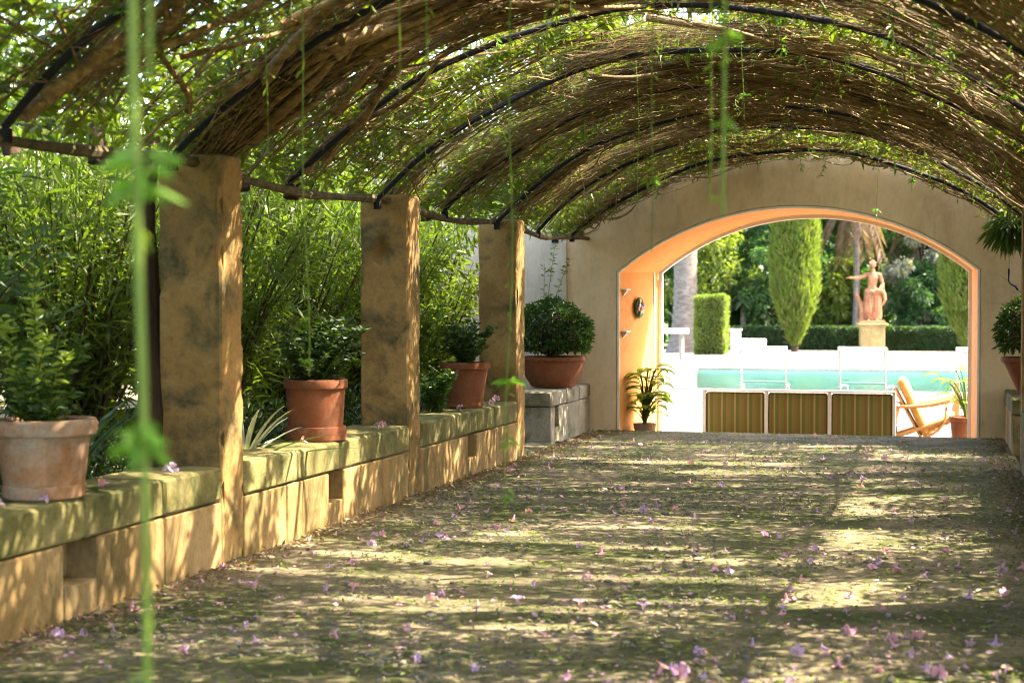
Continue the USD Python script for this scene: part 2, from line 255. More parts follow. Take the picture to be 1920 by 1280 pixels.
# ------------------------------------------------------------------ the setting
XL, XR = -3.75, 0.69                  # inner faces of the two walls of the walk
YA = 17.35                            # front of the arch wall
CX = (XL + XR) / 2
def sheet(x0, x1, y0, y1, nx, ny, z, amp=0.0, fr=1.0, seed=0):
    X, Y = np.meshgrid(np.linspace(x0, x1, nx), np.linspace(y0, y1, ny))
    P = np.stack([X, Y, np.zeros_like(X)], -1).reshape(-1, 3)
    Z = z + amp * (meshkit.fbm(P * fr + 7.3, 4, seed) - .5) * 2
    v = np.column_stack([P[:, :2], Z]); i, j = np.meshgrid(np.arange(ny - 1), np.arange(nx - 1), indexing='ij')
    a = (i * nx + j).ravel(); f = np.vstack([np.stack([a, a + 1, a + nx + 1], 1), np.stack([a, a + nx + 1, a + nx], 1)])
    return trimesh.Trimesh(v, f, process=False)
# garden ground to the horizon, with a hole where the pool basin lies
PX0, PX1, PY0, PY1 = -6.70, 11.0, 31.9, 43.4
def frame_sheet(x0, x1, y0, y1, hx0, hx1, hy0, hy1, z):
    xs, ys = [x0, hx0, hx1, x1], [y0, hy0, hy1, y1]; ms = []
    for i in range(3):
        for j in range(3):
            if (i, j) != (1, 1): ms.append(trimesh.Trimesh([[xs[i], ys[j], z], [xs[i + 1], ys[j], z], [xs[i + 1], ys[j + 1], z], [xs[i], ys[j + 1], z]], [[0, 1, 2], [0, 2, 3]]))
    return cat(ms)
obj('ground', frame_sheet(-700, 700, -300, 1200, PX0 - .3, PX1 + .3, PY0 - .3, PY1 + .3, -0.335), 'lawn_look', kind='structure')
obj('pool_terrace', cat([frame_sheet(-9, 24, 18.05, 62.6, PX0 - .3, PX1 + .3, PY0 - .3, PY1 + .3, -0.30), trimesh.Trimesh([[-13.5, 30, -.30], [-9, 30, -.30], [-9, 62.6, -.30], [-13.5, 62.6, -.30]], [[0, 1, 2], [0, 2, 3]])]), 'terrace_look', kind='structure')
obj('planting_bed', sheet(-40, -9.05, 14.0, 29.5, 40, 30, 0.22, .08, .8, 9), 'soil', kind='structure', smooth=True)
obj('path_floor', sheet(XL - .02, XR + .02, 2.2, YA + .02, 180, 520, 0.0, .012, 1.6, 3), 'path_look', kind='structure', smooth=True)
obj('side_path', sheet(-9, XL - .02, 14.09, 15.44, 40, 20, 0.004, .01, 1.6, 5), 'path_look', kind='structure', smooth=True)
obj('planting_bed', sheet(-16, XL - .42, 0, 14.0, 60, 60, 0.22, .08, .8, 5), 'soil', kind='structure', smooth=True)
obj('planting_bed', sheet(XR + .42, 12, 0, 17.2, 60, 60, 0.22, .08, .8, 6), 'soil', kind='structure', smooth=True)
st = thing('entrance_step', 'pale stone steps going down under the orange arch to the pool terrace', 'step')
obj('step_stone', box(-3.3, 0.38, YA + .03, YA + .40, -.32, -.155, .008), 'pale_stone', st)
obj('step_stone', box(-3.3, 0.38, YA + .404, 18.05, -.32, -.157, .008), 'pale_stone', st)
# pool
pl = thing('swimming_pool', 'turquoise swimming pool with pale stone coping beyond the arch', 'pool')
obj('basin', cat([box(PX0, PX1, PY0, PY1, -1.75, -1.65), box(PX0 - .12, PX0, PY0, PY1, -1.65, -.33), box(PX1, PX1 + .12, PY0, PY1, -1.65, -.33), box(PX0, PX1, PY0 - .12, PY0, -1.65, -.33), box(PX0, PX1, PY1, PY1 + .12, -1.65, -.33)]), 'pool_tile', pl)
obj('pool_water', trimesh.Trimesh([[PX0, PY0, -.42], [PX1, PY0, -.42], [PX1, PY1, -.42], [PX0, PY1, -.42]], [[0, 1, 2], [0, 2, 3]]), 'water_look', pl)
SK0, SK1 = np.array([-4.94, PY0]), np.array([-6.55, PY1])           # the left edge runs askew
from shapely.geometry import Polygon
dk = trimesh.creation.extrude_polygon(Polygon([(PX0 - .3, PY0 - .3), (SK0[0], PY0 - .3), tuple(SK0), tuple(SK1), (SK1[0], PY1 + .3), (PX0 - .3, PY1 + .3)]), 1.4, engine='earcut'); dk.apply_translation([0, 0, -1.70])
obj('deck_corner', dk, 'terrace_look', pl)
for y0, y1, xa in ((PY0 - .36, PY0 + .02, SK0[0] - .02), (PY1 - .02, PY1 + .36, SK1[0] - .02)):
    for i in range(20):
        x0 = xa + i * (PX1 + .36 - xa) / 20; obj('coping_stone', box(x0, x0 + (PX1 + .36 - xa) / 20 - .008, y0, y1, -.345, -.27, .012), 'pale_stone', pl)
for i in range(14):
    p0, p1 = SK0 + (SK1 - SK0) * (i + .03) / 14, SK0 + (SK1 - SK0) * (i + .985) / 14; d = unit(p1 - p0); nn = np.array([-d[1], d[0]])
    obj('coping_stone', trimesh.convex.convex_hull([[*(p + nn * o), z] for p in (p0, p1) for o in (-.03, .36) for z in (-.345, -.27)]), 'pale_stone', pl)
# ------------------------------------------------------------------ arch wall
def arc(x0, x1, zs, za, n=40, zb=-.32):
    hs, r = (x1 - x0) / 2, za - zs; R = (hs * hs + r * r) / (2 * r); a = math.asin(hs / R); c = (x0 + x1) / 2
    t = np.linspace(-a, a, n)
    return np.vstack([[x0, zb], np.column_stack([c + R * np.sin(t), za - R + R * np.cos(t)]), [x1, zb]])
FA = arc(-3.515, 0.41, 1.80, 2.504); YB = 18.62; RA = arc(-3.27, 0.375, 1.835, 2.50)
def holed(arcp, x0, x1, z1, ya, yb):
    """A wall slab with an arched opening that reaches its foot."""
    from shapely.geometry import Polygon
    out = [(x0, -.32)] + [tuple(p) for p in arcp] + [(x1, -.32), (x1, z1), (x0, z1)]
    m = trimesh.creation.extrude_polygon(Polygon(out), yb - ya, engine='earcut')
    v = m.vertices.copy(); m.vertices = np.column_stack([v[:, 0], yb - v[:, 2], v[:, 1]])
    return m
def loft(a, b, ya, yb, inward=0.0):
    n = len(a); v = np.vstack([np.column_stack([a[:, 0], np.full(n, ya), a[:, 1]]), np.column_stack([b[:, 0], np.full(n, yb), b[:, 1]])]); i = np.arange(n - 1)
    return trimesh.Trimesh(v, np.vstack([np.stack([i, i + 1, i + n + 1], 1), np.stack([i, i + n + 1, i + n], 1)]), process=False)
def scaled(a, d):
    c = np.array([(a[0, 0] + a[-1, 0]) / 2, 1.0]); o = a - c; L = np.linalg.norm(o, axis=1, keepdims=True)
    w = a + o / L * d; w[[0, -1], 1] = a[[0, -1], 1]; w[0, 0] = a[0, 0] - d; w[-1, 0] = a[-1, 0] + d
    return w
aw = thing('arch_wall', 'beige plastered end wall with wide orange lined arch opening', 'wall')
obj('plaster_face', holed(scaled(FA, .03), -9, 4.5, 3.35, YA, YA + .2), 'plaster', aw)
obj('rear_face', holed(scaled(RA, .03), -9, 4.5, 3.35, YB - .2, YB), 'white_paint', aw)
obj('orange_reveal', loft(FA, RA, YA + .004, YB - .004), 'orange_plaster', aw, smooth=40)
def ring(a, d, ya, yb):
    b = scaled(a, d); return cat([loft(a, b, ya, ya), loft(b, b, ya, yb), loft(a, a, yb, ya)])
obj('edge_trim', cat([loft(scaled(FA, -.003), scaled(FA, .022), YA - .004, YA - .004), loft(scaled(FA, -.003), scaled(FA, -.003), YA - .004, YA + .03)]), 'cream_paint', aw)
obj('edge_trim', cat([loft(scaled(RA, -.045), scaled(RA, .0), YB - .05, YB - .06), loft(scaled(RA, -.045), scaled(RA, -.045), YB - .05, YB + .02)]), 'white_paint', aw)
obj('wall_top', box(-9, 4.5, YA - .02, YB + .03, 3.355, 3.43, .01), 'pale_stone', aw)
obj('wall_end', box(4.3, 4.5, YA + .2, YB - .2, -.3, 3.35), 'plaster', aw)
obj('pilaster', box(-9, -4.12, YA - .05, YA - .002, 0, 3.3, .004), 'grey_plaster', aw)

# ------------------------------------------------------------------ pillars and bench walls
PY = [4.61, 7.67, 10.74, 13.79]
ptop = [2.20, 2.235, 2.23, 2.215]
names = ['stone pillar nearest the left edge of the walk', 'square ochre stone pillar right of the dark vine trunk, nearest and tallest on the left', 'square stone pillar with dark stains and a chipped hollow, second of the left row',
         'square ochre stone pillar beside the gap before the arch wall, last of the left row']
rng = np.random.default_rng(5)
def pillar(x0, x1, y, top, label, seed):
    # one weathered monolith: subdivided box with softened, slightly eroded edges
    m = box(x0, x1, y, y + .28, 0, top, .012); m = m.subdivide_to_size(.06)
    v = m.vertices; n = meshkit.fbm(v * 5 + seed, 4, seed) - .5
    c = np.array([(x0 + x1) / 2, y + .14]); v[:, :2] += (v[:, :2] - c) * (n * .022)[:, None]
    e = (np.abs(np.abs(v[:, 0] - c[0]) - (x1 - x0) / 2) < .03) & (np.abs(np.abs(v[:, 1] - c[1]) - .14) < .03)      # worn, chipped corners
    ch = np.clip(meshkit.fbm(v * np.array([3, 3, 7.0]) + seed * 3.1, 3, seed + 5) - .57, 0, 1) * .5; v[:, :2] -= (v[:, :2] - c) * (ch * e)[:, None]
    if seed == 13: v[:, 1] += .07 * np.exp(-((v[:, 0] - x0 - .17) / .055) ** 2 - ((v[:, 2] - 1.82) / .07) ** 2) * (v[:, 1] < y + .05)
    m.vertices = v
    t = thing('stone_pillar', label, 'pillar')
    obj('shaft', m, 'pillar_stone', t, smooth=35)
for i in range(1, 4): pillar(XL - .375, XL, PY[i], ptop[i], names[i], 11 + i)
pillar(XR, XR + .375, PY[3], 2.22, 'stone pillar at the right edge of the picture beside the potted bush', 31)
for i in range(1, 3): pillar(XR, XR + .375, PY[i], 2.22, ['stone pillar of the right row nearest the path start', 'stone pillar in the middle of the right row'][i - 1], 40 + i)

def bench(side, spans, label, notches, m_low='wall_stone', m_cap='cap_stone_look', zc=.345, zt=.536):
    """Low wall of single blocks with a course of cap stones; square drain notches under the cap."""
    t = thing('bench_wall', label, 'wall'); s = 1 if side < 0 else -1
    face = XL if side < 0 else XR
    def bx(dx0, dx1, *r, **k): a, b = face - s * dx0, face - s * dx1; return box(min(a, b), max(a, b), *r, **k)
    r2 = np.random.default_rng(int(abs(face) * 100)); sd = 0
    for y0, y1 in spans:
        cuts = sorted([c for n in notches for c in n if y0 < n[0] and n[1] < y1] + [y0, y1])
        for a, b in zip(cuts[:-1], cuts[1:]):
            if any(abs(a - n[0]) < 1e-6 for n in notches):
                obj('wall_block', bx(0, .4, a + .002, b - .002, 0, .15, bevel=.004), m_low, t)
                obj('wall_block', bx(.16, .4, a + .002, b - .002, .152, zc, bevel=.004), m_low, t)
                continue
            n = max(1, round((b - a) / .62)); e = np.linspace(a, b, n + 1); e[1:-1] += r2.uniform(-.1, .1, n - 1)
            for c, d in zip(e[:-1], e[1:]):
                sd += 1; off = r2.uniform(-.004, .004)
                obj('wall_block', bx(off, .4, c + .0025, d - .0025, -.02, zc - .003, bevel=.007, jitter=.002, seed=sd), m_low, t)
        n = max(1, round((y1 - y0) / .72)); e = np.linspace(y0, y1, n + 1); e[1:-1] += r2.uniform(-.09, .09, n - 1)
        for c, d in zip(e[:-1], e[1:]):
            sd += 1; off = r2.uniform(-.012, .0)
            g = .012 if c == y0 else .003
            blk = bx(off, .42, c + g, d - .003, zc + .004, zt, bevel=.016, jitter=.004, seed=sd).subdivide_to_size(.12)
            v = blk.vertices; blk.vertices = v + (meshkit.fbm(v * 9, 3, sd) - .5)[:, None] * np.array([.014, .0, .012])
            obj('cap_stone', blk, m_cap, t, smooth=35)
    return t
gaps = lambda: [(2.3, PY[0]), (PY[0] + .28, PY[1] - .004), (PY[1] + .284, PY[2] - .004), (PY[2] + .284, PY[3] - .004)]
bench(-1, gaps(), 'long low stone bench wall with mossy cap along the left of the path', [(3.1, 3.35), (6.1, 6.38), (9.2, 9.44), (12.25, 12.48)])
bench(1, gaps(), 'low stone bench wall along the right edge of the path', [(6.1, 6.38), (9.2, 9.44), (12.25, 12.48)])
XLs, XRs = XL, XR; XL, XR = XL - .10, XR
bench(-1, [(15.48, YA - .004)], 'short grey stone bench block against the arch wall, on the left', [(15.66, 15.84)], 'grey_stone', 'grey_stone', .37, .53)
bench(1, [(15.48, YA - .004)], 'short stone bench block against the arch wall, on the right', [(15.66, 15.84)], 'wall_stone', 'cap_stone_look', .37, .53)
XL, XR = XLs, XRs

# ------------------------------------------------------------------ iron hoops, rails, vine vault
VA, ZS, VB = 2.36, 2.20, 0.97
def vb(y): return np.interp(y, [15.8, 17.3], [VB, .80])
def vault(phi, y, off=0.0):
    """The segmental vault: phi 0 at the left foot, pi at the right; off is metres outward."""
    h = vb(y); R = (VA * VA + h * h) / (2 * h); al = (np.asarray(phi) / PI * 2 - 1) * np.arcsin(VA / R)
    return np.stack(np.broadcast_arrays(CX + (R + off) * np.sin(al), y, ZS + h - R + (R + off) * np.cos(al)), -1)
HY = [1.26 + 1.53 * i for i in range(11)]
order = ['', '', '', 'nearest black iron hoop whose left foot shows, at the upper left corner', 'black iron hoop rising just in front of the first ochre pillar', 'black iron hoop springing from the rail right of the first ochre pillar',
         'black iron hoop rising just in front of the stained pillar', 'black iron hoop springing from the rail right of the stained pillar', 'third black iron hoop from the arch wall', 'second black iron hoop from the arch wall', 'black iron hoop closest to the arch wall']
for i, y in enumerate(HY):
    y = min(y, 16.95)
    ph = np.linspace(0, PI, 44); P = vault(ph, np.full(44, y), -.025)
    P[:, 0] += .012 * np.sin(ph * 5 + i); P[:, 2] += .012 * np.sin(ph * 7 + 2 * i)
    P = np.vstack([P[0] - [0, 0, .05], P, P[-1] - [0, 0, .05]])
    t = thing('iron_hoop', order[i] or ['black iron hoop overhead, nearest of all, above the picture', 'black iron hoop overhead, second from the path start, above the picture', 'black iron hoop overhead, third from the path start, above the picture'][i], 'hoop', group='iron hoops of the vine vault')
    obj('bar', tube(P, .019, 8), 'iron', t, smooth=50)
    for s in (0, -1): obj('foot_collar', tube([P[s] + [0, 0, -.02], P[s] + [0, 0, .04]], .03, 8), 'iron', t)
edges = [1.0] + [p + .14 for p in PY] + [17.34]
for side, X in (('left', CX - VA), ('right', CX + VA)):
    for i in range(len(edges) - 1):
        y = np.linspace(edges[i], edges[i + 1], 12); r2 = np.random.default_rng(i + 9 * (side == 'left'))
        P = np.column_stack([X + .02 * np.sin(y * 2 + i), y, 2.165 + .03 * np.sin(y * 1.7 + i) - .012 * np.sin((y - edges[i]) / (edges[i + 1] - edges[i]) * PI)])
        lab = f'{["rough wooden rail pole at the path start", "rough wooden rail pole leading to the first ochre pillar", "rough wooden rail pole from the first ochre pillar to the stained pillar", "rough wooden rail pole from the stained pillar to the last pillar", "rough rail pole from the last pillar to the arch wall"][i]} on the {side}'
        obj('rail_pole', tube(P, (.028 if side == 'left' else .018) + .005 * np.sin(y * 5), 7), 'rail_wood', smooth=50, label=lab, cat='rail', kind='thing')
obj('wall_bracket', cat([tube([[-4.25, YA - .42, 2.205], [-4.25, YA - .02, 2.2]], .018, 8), box(-4.29, -4.21, YA - .066, YA - .052, 2.15, 2.25)]), 'iron', label='short dark iron bar sticking out of the arch wall', cat='bracket', kind='thing')

rng = np.random.default_rng(42)
vine = thing('climbing_vine', 'brown woody vine thatch roofing the hoops of the walk', 'vine')
K = 15
def gap(ph, y):
    """Where the roof has a real opening: small gaps, stretched along the stems, that come in broad groups."""
    ph, y = np.broadcast_arrays(ph, y); z = np.zeros(ph.shape)
    return meshkit.noise(np.stack([ph * 2.6, y * 7.2, z + 1.5], -1), 3) + .55 * (meshkit.fbm(np.stack([ph * 1.1, y * .9, z + 7.0], -1), 2, 4) - .5) > .655
def stems(phi0, phi1, y0, y1, off, w, wav, r):
    n = len(phi0); t = np.linspace(0, 1, K)[None, :]
    ph = phi0[:, None] + (phi1 - phi0)[:, None] * t
    k1 = r.uniform(1.5, 5, (n, 1)); p1 = r.uniform(0, 6.28, (n, 1)); k2 = r.uniform(3, 9, (n, 1)); p2 = r.uniform(0, 6.28, (n, 1))
    y = y0[:, None] + (y1 - y0)[:, None] * t + wav[:, None] * np.sin(k1 * t + p1)
    o = off[:, None] + .022 * np.sin(k2 * t + p2) + .010 * np.sin(2.3 * k2 * t + p1)
    y = np.minimum(y, 17.28)
    P = vault(ph, y, o)
    W = w[:, None] * (1 - .45 * t) * np.where(gap(ph, y), .22, 1.0)
    return P.reshape(-1, 3), W.reshape(-1)
def build_stems():
    A, B = [], []
    def add(*a):
        p, w = stems(*a); A.append(p); B.append(w)
    # general thatch: runs along the hoops, thick at the crown and on the right, thin on the left haunch
    nc = 96; yc = np.sort(rng.uniform(.9, 17.3, nc)); pc = rng.uniform(0, 6.28, nc); wc = rng.uniform(.6, 1.4, nc)
    n = 10000; mid = rng.uniform(0, PI, n); c = rng.choice(nc, n, p=wc / wc.sum())
    y = yc[c] + .16 * np.sin(1.9 * mid + pc[c]) + rng.normal(0, .036, n); sl = .16 * 1.9 * np.cos(1.9 * mid + pc[c])
    patch = meshkit.fbm(np.column_stack([mid * 1.3, y * .55, np.zeros(n)]), 3, 8)
    dens = np.interp(mid, [0, .5, .95, 1.25, 2.5, PI], [.10, .13, .34, 1, 1, .9]) * np.clip((patch - .22) * 3.5, .3, 1)
    k = rng.uniform(0, 1, n) < dens; mid, y, sl = mid[k], y[k], sl[k]; n = len(mid)
    ln = rng.uniform(.18, .62, n) * rng.choice([-1, 1], n); j = rng.normal(0, .035, n)
    w = np.clip(rng.lognormal(-4.55, .42, n), .005, .032)
    add(np.clip(mid - ln, -.02, PI), np.clip(mid + ln, -.02, PI), y - sl * ln - j, y + sl * ln + j, rng.uniform(-.04, .08, n), w, rng.uniform(0, .03, n), rng)
    # brooms of stems that fan out of the pillar tops and hoop feet
    for y0, num, up in [(7.85, 420, 1.25), (7.7, 160, 1.0), (10.9, 150, 1.1), (13.95, 110, 1.1), (12.0, 60, 1.0), (9.3, 40, 1.0), (15.2, 60, 1.1), (16.6, 90, 1.2), (4.7, 160, 1.0), (6.1, 60, .9)]:
        n = num; add(rng.uniform(-.03, .28, n), rng.uniform(.7, up + .45, n), y0 + rng.normal(0, .11, n), y0 + rng.normal(.15, .42, n), rng.uniform(-.03, .17, n), np.clip(rng.lognormal(-4.7, .4, n), .005, .028), rng.uniform(.0, .06, n), rng)
    # loose wisps that stray across
    n = 2300; m0 = rng.uniform(.15, 2.9, n); y = rng.uniform(1, 16.9, n)
    add(m0, np.clip(m0 + rng.normal(0, .3, n), 0, PI), y, np.clip(y + rng.normal(0, .8, n), .9, 17.2), rng.uniform(-.09, .08, n), np.clip(rng.lognormal(-5.0, .55, n), .003, .022), rng.uniform(.02, .20, n), rng)
    return np.vstack(A), np.concatenate(B)
P, W = build_stems()
obj('stem_thatch', tubes3(P.reshape(-1, K, 3), W.reshape(-1, K) / 2), 'stem_look', vine, smooth=True, kind='stuff')
# single thick old stems on the underside
for i in range(64):
    r2 = np.random.default_rng(100 + i); m0 = r2.uniform(.05, 1.5) if i < 34 else r2.uniform(.3, 2.6); y0 = r2.uniform(5.5, 17)
    n = 14; t = np.linspace(0, 1, n); ph = m0 + r2.uniform(.4, 1.0) * t; y = np.clip(y0 + r2.normal(0, .8) * t + r2.uniform(.04, .16) * np.sin(t * r2.uniform(4, 10) + i), 1, 17.2)
    obj('old_stem', tube(vault(ph, y, -.02 + .04 * np.sin(t * 6 + i) + .06 * (1 - 2 * t) ** 4), np.linspace(.022, .003, n) * r2.uniform(.7, 1.2), 6), 'stem_look', vine, smooth=60)
for i in range(16):
    r2 = np.random.default_rng(1500 + i); m0 = r2.uniform(.0, .7); y0 = r2.uniform(5.6, 9.2); n = 18; t = np.linspace(0, 1, n); ph = m0 + r2.uniform(.6, 1.1) * t
    obj('old_stem', tube(vault(ph, y0 + r2.normal(0, .9) * t + r2.uniform(.05, .14) * np.sin(t * r2.uniform(5, 11) + i), -.03 + .05 * np.sin(t * 9 + i)), np.linspace(.034, .006, n) * r2.uniform(.7, 1.15) * (1 + .12 * np.sin(t * 40)), 7), 'stem_look', vine, smooth=60)
# trunks that climb up behind the pillars and fork at the rail
for i, (x, y, lean, r0) in enumerate([(-4.2, 7.52, .0, .075), (-4.3, 4.4, .1, .07), (1.3, 7.4, -.1, .07), (1.3, 10.6, -.1, .07)]):
    z = np.linspace(.15, 2.35, 14); r2 = np.random.default_rng(60 + i)
    Pt = np.column_stack([x + .03 * np.sin(z * 2.4 + i) + lean * (z - .2) * .1, y + .05 * np.sin(z * 1.9 + 2 * i) + .12 * z, z])
    obj('trunk', tube(Pt, np.linspace(r0, r0 * .72, 14) * (1 + .12 * np.sin(z * 9)), 9), 'bark_dark', vine, smooth=60)
for i, (x, y, dx, dy, dz) in enumerate([(-3.98, 7.85, .02, .02, .75), (-4.1, 9.4, -.15, .4, .55), (-4.1, 9.5, .12, -.4, .5), (-4.1, 8.7, -.25, .25, .5), (-4.2, 6.4, -.3, -.3, .45), (-4.1, 11.4, -.1, .35, .5), (-4.1, 12.2, -.1, -.3, .5), (-4.05, 6.9, -.1, .25, .6), (-3.95, 10.9, .05, .3, .5)]):
    Pt = bez((x, y, 2.12), (x + dx * .2, y + dy * .2, 2.2 + dz * .5), (x + dx, y + dy, 2.2 + dz), 9)
    obj('fork', tube(Pt, np.linspace(.045, .02, 9), 7), 'bark_dark', vine, smooth=60)
# leaves above the stems, clumped; sprigs that hang below
def vault_leaves():
    n = 125000; ph = rng.uniform(-.05, PI + .05, n); y = rng.uniform(.8, 17.3, n)
    k = (rng.uniform(0, 1, n) < np.interp(ph, [0, .7, 1.2, 2.2, PI], [.6, .75, .95, 1, 1])) & ~gap(ph, y); ph, y = ph[k], y[k]; n = len(ph)
    Q = vault(ph, y, rng.uniform(.06, .18, n)); D = rng.normal(0, 1, (n, 3)) * [1.3, .8, .45]
    return leaves2(Q, D, rng.uniform(.07, .14, n), rng.uniform(.025, .05, n), rng)
def haunch_leaves():
    n = 12000; ph = rng.uniform(-.35, 1.4, n); y = rng.uniform(.8, 17.3, n); c = meshkit.fbm(np.column_stack([ph * 3, y * 1.6, np.zeros(n)]), 3, 5)
    k = c > .42; ph, y = ph[k], y[k]; n = len(ph); D = rng.normal(0, 1, (n, 3)); D[:, 2] -= .6
    return leaves2(vault(ph, y, rng.uniform(.30, 1.0, n)), D, rng.uniform(.10, .18, n), rng.uniform(.03, .05, n), rng, droop=.4)
obj('foliage', haunch_leaves(), 'leaf_oleander', vine, kind='stuff')
obj('foliage', vault_leaves(), 'leaf_vine', vine, kind='stuff')
n = 9000; ph = rng.uniform(.1, PI - .1, n); y = rng.uniform(3, 17.2, n); c = meshkit.fbm(np.column_stack([ph * 3.2, y * 1.6, np.zeros(n)]), 3, 19); kk = c > .60; ph, y = ph[kk], y[kk]; n = len(ph)
D = rng.normal(0, 1, (n, 3)); D[:, 2] -= .5; obj('inner_leaves', leaves2(vault(ph, y, rng.uniform(-.07, .06, n)), D, rng.uniform(.035, .07, n), rng.uniform(.010, .020, n), rng), 'leaf_oleander', vine, kind='stuff')
def sprig(p, ln, r, L=.055, nl=None, side=.02):
    """A thin drooping twig with paired leaflets."""
    e = np.array(p) + np.array([r.normal(0, .25) * ln, r.normal(0, .25) * ln, -ln])
    C = bez(p, (np.array(p) + e) / 2 + r.normal(0, .06 * ln + .01, 3), e, 7); nl = nl or int(ln / .02)
    t = np.sort(r.uniform(.15, 1, nl)); Q = np.column_stack([np.interp(t, np.linspace(0, 1, 7), C[:, k]) for k in range(3)])
    D = r.normal(0, 1, (nl, 3)); D[:, 2] = D[:, 2] * .4 - .5
    return C, leaves(Q, D, r.uniform(.7, 1.2, nl) * L, L * .3, r, droop=.15)
for i in range(100):
    r2 = np.random.default_rng(500 + i); ph = r2.uniform(.3, 2.9); y = r2.uniform(5.0, 16.9)
    C, lv = sprig(vault(ph, y, -.02), r2.uniform(.08, .30), r2, .05)
    tw = obj('sprig_twig', tube(C, .0025, 4), 'leaf_vine', vine); obj('sprig_leaves', lv, 'leaf_fresh' if i % 4 == 0 else 'leaf_vine', tw)
# long runners that hang straight down
RUN = [(-1.05, 1.90, -9, .0135, [(1.60, .17), (1.57, .15), (1.24, .12), (1.21, .13)], 'thick pale green runner hanging nearest the camera on the left, blurred'),
       (-.445, 3.35, 1.60, .012, [(1.98, .09), (1.80, .08)], 'thick yellow green runner hanging right of centre, ending above the arch'),
       (-.625, 4.4, 1.70, .006, [(1.71, .04)], 'thin runner with a pale bud tip, left beside the thick yellow green one'),
       (-1.09, 6.0, 1.62, .005, [(1.9, .1)], 'thin straight runner hanging over the left half of the arch'),
       (-1.53, 5.5, .66, .006, [(1.13, .16), (.9, .08), (.7, .08)], 'long thin runner passing in front of the third terracotta pot'),
       (-2.34, 5.5, 1.14, .007, [(1.35, .05), (1.2, .08)], 'thin runner hanging to the right of the first ochre pillar'),
       (-2.75, 6.1, 1.98, .005, [], 'short thin runner hanging left above the first ochre pillar'),
       (-1.80, 5.1, 2.13, .006, [], 'left one of two short parallel runners at the top of the picture'),
       (-1.79, 5.35, 2.12, .006, [], 'right one of two short parallel runners at the top of the picture'),
       (-1.075, 1.98, 1.72, .010, [], 'short blurred runner at the upper left next to the thick pale green one'),
       (.35, 8.5, 2.3, .0045, [(2.5, .12)], 'fine runner hanging over the right half of the vault'),
       (-1.15, 9.5, 2.55, .0045, [(2.7, .1)], 'fine runner hanging from the crown of the vault above the arch'),
       (-1.25, 5.0, 2.2, .003, [], 'fine runner at the top of the picture left of centre'),
       (.46, 11.5, 2.2, .0045, [(2.35, .1)], 'fine runner hanging above the right springing of the arch'),
       (-.2, 12.5, 2.3, .0045, [(2.4, .1)], 'fine runner hanging at the right above the cypress'),
       (-.55, 14.5, 2.2, .0045, [(2.3, .12)], 'leafy fine runner hanging close before the arch wall'),
       (-2.1, 11.0, 2.1, .0045, [(2.2, .1)], 'fine runner hanging on the left half of the vault')]
for i, (x, y, zb, w, wh, lab) in enumerate(RUN):
    r2 = np.random.default_rng(800 + i); R_ = (VA * VA + VB * VB) / (2 * VB); ph = (math.asin(np.clip((x - CX) / R_, -1, 1)) / math.asin(VA / R_) + 1) * PI / 2; zt = float(vault(ph, y)[2]) + .04; zb = max(zb, .05)
    t = thing('hanging_runner', lab, 'vine runner', (x, y, zt), group='runners hanging from the vault'); n = 16; z = np.linspace(0, zb - zt, n)
    obj('stalk', tube(np.column_stack([(.004 if y < 4 else .014) * np.sin(z * 2 + i) + (.003 if y < 4 else .008) * np.sin(z * 5.3 + i), .01 * np.sin(z * 1.7), z]), np.linspace(w * .58, w * .36, n), 6), 'leaf_runner', t, smooth=60)
    if zb > .3 or i == 0:
        m = int((zt - zb) / .09); zz = r2.uniform(zb - zt, -.05, m); an = r2.uniform(0, 6.28, m); D = np.column_stack([np.cos(an), np.sin(an), r2.uniform(-.9, .1, m)])
        obj('small_leaves', leaves(np.column_stack([.010 * np.sin(zz * 2 + i), .01 * np.sin(zz * 1.7), zz]), D, r2.uniform(.012, .04, m), r2.uniform(.006, .012, m), r2, droop=.4), 'leaf_runner', t, kind='stuff')
    for zz, sp in wh:
        m = 7; an = r2.uniform(0, 2 * PI) + np.arange(m) * 2.4; D = np.column_stack([np.cos(an), np.sin(an) * .7, r2.uniform(-.5, .35, m)])
        obj('leaf_whorl', leaves(np.tile([0, 0, zz - zt], (m, 1)) + r2.normal(0, .006, (m, 3)), D, sp * r2.uniform(.28, .5, m), sp * .15, r2, droop=.35), 'leaf_fresh', t)

